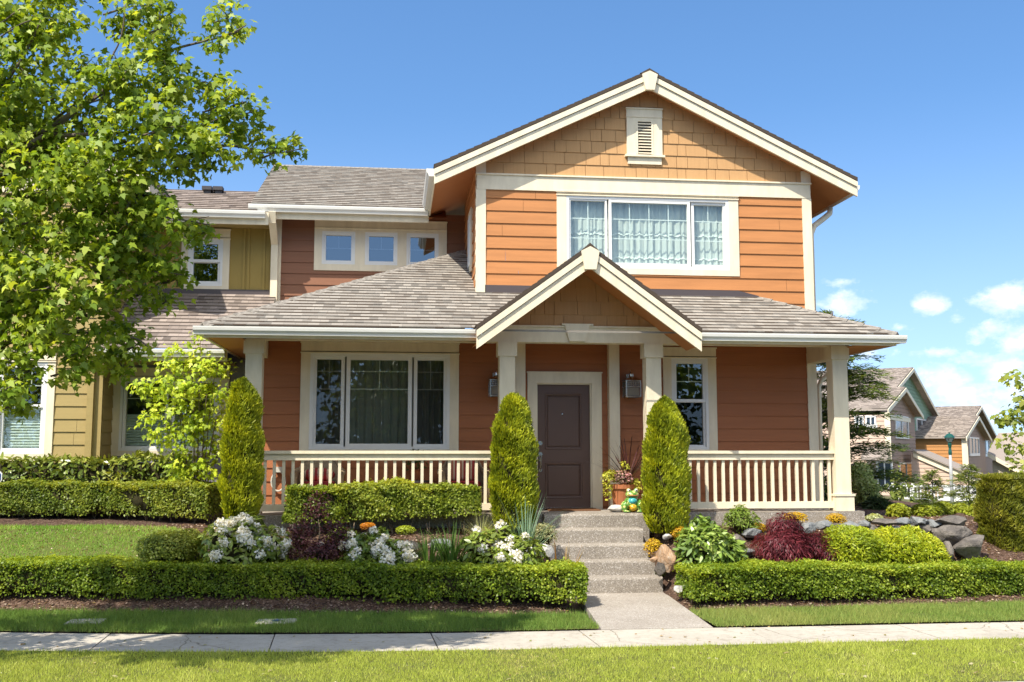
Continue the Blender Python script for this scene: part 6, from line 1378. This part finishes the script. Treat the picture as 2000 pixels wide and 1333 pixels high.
# lower wing with a sloping roof edge
C1 = PP(1783, 985, C0, GN); mb = MB(); tl, tr = PP(1784, 886, C1, EN), PP(1925, 946, C1, EN); bl, br = PP(1784, 1000, C1, EN), PP(1925, 1000, C1, EN)
k = 0; z = bl.z
while z < tl.z:
    u0 = max(0, min(1, (tl.z-z)/(tl.z-tr.z))); u1 = max(0, min(1, (tl.z-z-.24)/(tl.z-tr.z))); X = lambda u, zz, o: Vector((bl.x+(br.x-bl.x)*u, bl.y+(br.y-bl.y)*u, zz))+EN*o
    mb.poly([X(0, z, .03), X(u0, z, .03), X(u1, z+.24, 0), X(0, z+.24, 0)]); mb.poly([X(0, z, 0), X(u0, z, 0), X(u0, z, .03), X(0, z, .03)]); z += .24
mb.build('wing_wall', M_pink, h1)
mb = MB(); mb.prism([tl+Vector((0, 0, .12)), tr+Vector((0, 0, .12)), tr-Vector((0, 0, .22)), tl-Vector((0, 0, .22))], EN*.12); mb.build('bargeboard', M_trim, h1)
mb = MB(); q0, q1 = tl+EN*.25+Vector((0, 0, .14)), tr+EN*.25+Vector((0, 0, .14)); mb.prism([q0, q1, q1+Vector((0, 0, .1)), q0+Vector((0, 0, .1))], -EN*5); mb.build('wing_roof', M_shb, h1)
mb = MB(); p = [PP(x, y, C0, EN)+EN*o for x, y, o in ((1690, 893, 1.2), (1742, 893, 1.2), (1738, 872, 0), (1690, 872, 0))]; mb.poly(p); mb.prism([p[0], p[1], p[1]-Vector((0, 0, .18)), p[0]-Vector((0, 0, .18))], -EN*.06); mb.build('porch_roof', M_shb, h1)
h2 = thing('townhouse', 'orange-brown townhouse with two stacked gables, second down the street', 'house', tuple(PY(1890, 985, 66)), 'houses down the street')
C0 = PY(1889, 900, 66)
gable(h2, C0, 1911, 812, 1936, 858, 0, M_bro, 5, .45, M_shb, -2)
gable(h2, C0, 1916, 793, 1951, 861, 0, M_bro, 14, .55, M_shb, -2, back=1.0)
mb = MB(); a = PP(1889, 900, C0, EN); b = a-GN*10; flap(mb, b, a, -2, PP(1889, 852, C0, EN).z, EN); mb.build('wall', M_orf, h2)
mb = MB(); obox(mb, PP(1881, 920, C0, EN), PP(1889.5, 852, C0, EN), EN, .06, .03); mb.build('trim_boards', M_trim, h2)
fwin(h2, 1893, 1910, 858, 886, C0-GN*.45, GN, 2); fwin(h2, 1919, 1930, 862, 888, C0-GN*1.45, GN, 1)
h3 = thing('townhouse', 'low dark-roofed house at the far right behind the thuja hedge', 'house', tuple(PY(1975, 985, 80)), 'houses down the street')
C0 = PY(1940, 900, 80)
mb = MB(); a = PP(1938, 900, C0, EN); b = PP(2080, 900, C0, EN); flap(mb, a, b, -2, PP(1938, 900, C0, EN).z, EN); mb.build('wall', M_tand, h3)
mb = MB(); p = [PP(x, y, C0, EN)+EN*o for x, y, o in ((1930, 884, .5), (1996, 920, .5), (2100, 920, .5))]; q = [PP(1950, 846, C0-EN*4, EN), PP(2100, 840, C0-EN*4, EN)]
mb.poly([p[1], p[2], q[1], q[0]]); mb.poly([p[0], p[1], q[0]]); mb.prism([p[1], p[2], p[2]-Vector((0, 0, .2)), p[1]-Vector((0, 0, .2))], -EN*.1); mb.build('roof', M_shb, h3)
mb = MB(); mb.prism([p[0], p[1], p[1]-Vector((0, 0, .35)), p[0]-Vector((0, 0, .35))], EN*.06); mb.build('bargeboard', M_trim, h3)
# white porch fence in front of the townhouse
F0 = PY(1748, 985, 50); t = thing('picket_fence', 'white railing in front of the pinkish townhouse', 'fence', tuple(F0)); a, b = PP(1746, 985, F0, EN), PP(1906, 985, F0, EN); zt, zb = PP(1760, 947, F0, EN).z, PP(1760, 976, F0, EN).z
u = Vector((b.x-a.x, b.y-a.y, 0)); L_ = u.length; u /= L_; q = lambda s, z: Vector((a.x, a.y, 0))+u*s+Vector((0, 0, z))
mb = MB(); obox(mb, q(0, zt-.10), q(L_, zt), EN, .08); obox(mb, q(0, zb), q(L_, zb+.1), EN, .06)
for k in range(5): obox(mb, q(L_*k/4-.06, zb-1.2), q(L_*k/4+.06, zt+.08), EN, .12)
mb.build('rails', M_white, t); mb = MB()
for k in range(int(L_*.6/.16)): obox(mb, q(k*.16, zb+.1), q(k*.16+.06, zt-.1), EN, .05)
mb.build('pickets', M_white, t); mb = MB(); obox(mb, q(L_*.62, zb+.1), q(L_, zt-.1), EN, .04); mb.build('solid_panel', M_white, t); mb = MB(); obox(mb, q(0, zb-1.3), q(L_, zb-.02), EN, .03, -.1); mb.build('skirt', M_trim, t)
# street lamp
c = PY(1860.5, 990, 40); z0 = c.z; S = lambda y: PY(1860, y, 40).z; k = 40/2000; t = thing('street_lamp', 'street lamp with a green lantern head on a pale post', 'street lamp', (c.x, 40, z0))
mb = MB(); mb.tube([(c.x, 40, z0-.8), (c.x, 40, S(930)), (c.x, 40, S(888))], [.085, .07, .055], 12); mb.build('post', M_post, t, smooth=True)
mb = MB(); mb.lathe([(.06, S(889)-z0), (.075, S(884)-z0), (.05, S(876)-z0), (.085, S(868)-z0), (.045, S(866)-z0), (.09, S(864)-z0)], (c.x, 40, z0), 14); mb.build('collar', M_green, t)
mb = MB(); mb.lathe([(.085, S(864)-z0), (.17, S(855.5)-z0)], (c.x, 40, z0), 8); mb.build('lantern_glass', mat_cloth('lamp_glass', (.6, .6, .55), .5), t)
mb = MB(); mb.lathe([(.21, S(855.5)-z0), (.20, S(853)-z0), (.10, S(848.5)-z0), (.03, S(847)-z0), (.03, S(845)-z0)], (c.x, 40, z0), 12)
for a in range(4): an = a*1.571+.78; mb.tube([(c.x+.088*math.cos(an), 40+.088*math.sin(an), S(864)), (c.x+.178*math.cos(an), 40+.178*math.sin(an), S(855.5))], .012, 5)
mb.build('lantern_cap', M_green, t)
# young trees between
p = PY(1822, 985, 34); conifer('young pale fir in front of the white railing', p.x, 34, p.z-.2, PY(1822, 918, 34).z-p.z+.2, .62, 70, .16, [(.06, .09, .02), (.13, .16, .04), (.2, .22, .07)], 26, 'young firs by the street', .035)
p = PY(1893, 990, 33); conifer('young fir between the lamp post and the tall thuja hedge', p.x, 33, p.z-.2, PY(1893, 908, 33).z-p.z+.2, .72, 80, .17, [(.06, .09, .02), (.13, .16, .04), (.2, .22, .07)], 28, 'young firs by the street', .035)
p = PY(1757, 995, 30); t = thing('sapling', 'thin young leafy tree right of the cedar before the townhouse', 'tree', (p.x, 30, p.z))
sb = [at(*q) for q in [(1755, 925, 30, .22), (1768, 945, 30, .25), (1740, 960, 30, .25), (1772, 975, 30, .3), (1750, 985, 30, .3), (1758, 950, 30, .25)]]
leaf_obj('crown', [clumps(sb, 26, .15, [(.07, .10, .02), (.14, .17, .03), (.24, .26, .06)], MAPLE, clus=5, spread=.1)], [M_leaf], t); mb = MB(); limb(mb, [(p.x, 30, p.z-.5), (p.x+.02, 30, p.z+.5), (sb[0][0], 30, sb[0][2])], .03, .008, 6); mb.build('trunk', M_barkd, t)
# trees over the road behind the camera: the porch windows mirror them
for i, (x, y, z, r, lab) in enumerate([(-22, -16, 4.4, 4.2, 'roadside tree at the far left of the row across the road'), (-14, -15, 4.6, 4.2, 'roadside tree mirrored in the neighbour windows'), (-7.5, -16, 4.6, 4.0, 'roadside tree mirrored in the left porch window'), (-1.0, -15.5, 4.4, 4.2, 'roadside tree mirrored in the middle of the wide porch window'), (5.5, -16.5, 4.8, 4.2, 'roadside tree mirrored near the front door'), (12, -15.5, 4.5, 4.2, 'roadside tree mirrored in the narrow porch window'), (19.5, -16, 4.8, 4.4, 'roadside tree at the far right of the row across the road')]):
    t = thing('roadside_tree', lab, 'tree', (x, y, 0), 'trees across the road'); bl = [(x+rnd.uniform(-.5, .5)*r, y+rnd.uniform(-.4, .4)*r, z+rnd.uniform(-.45, .45)*r, r*.55, r*.5, r*.5) for _ in range(9)]+[(x, y, z-.55*r, r*.8, r*.7, r*.45)]
    leaf_obj('crown', [shrub_sets(bl+[(x, y, 1.2, r*1.0, r*.6, 1.3)], 7000, .36, [(.03, .06, .012), (.07, .11, .02), (.14, .18, .03), (.22, .25, .05)], tmpl=DIAM, inner=.7, lumpa=.2, lf=2)], [M_leaf], t); mb = MB(); limb(mb, [(x, y, -.2), (x+.1, y, 2), (x, y, z+r*.4)], .22, .05, 8); mb.build('trunk', M_bark, t)
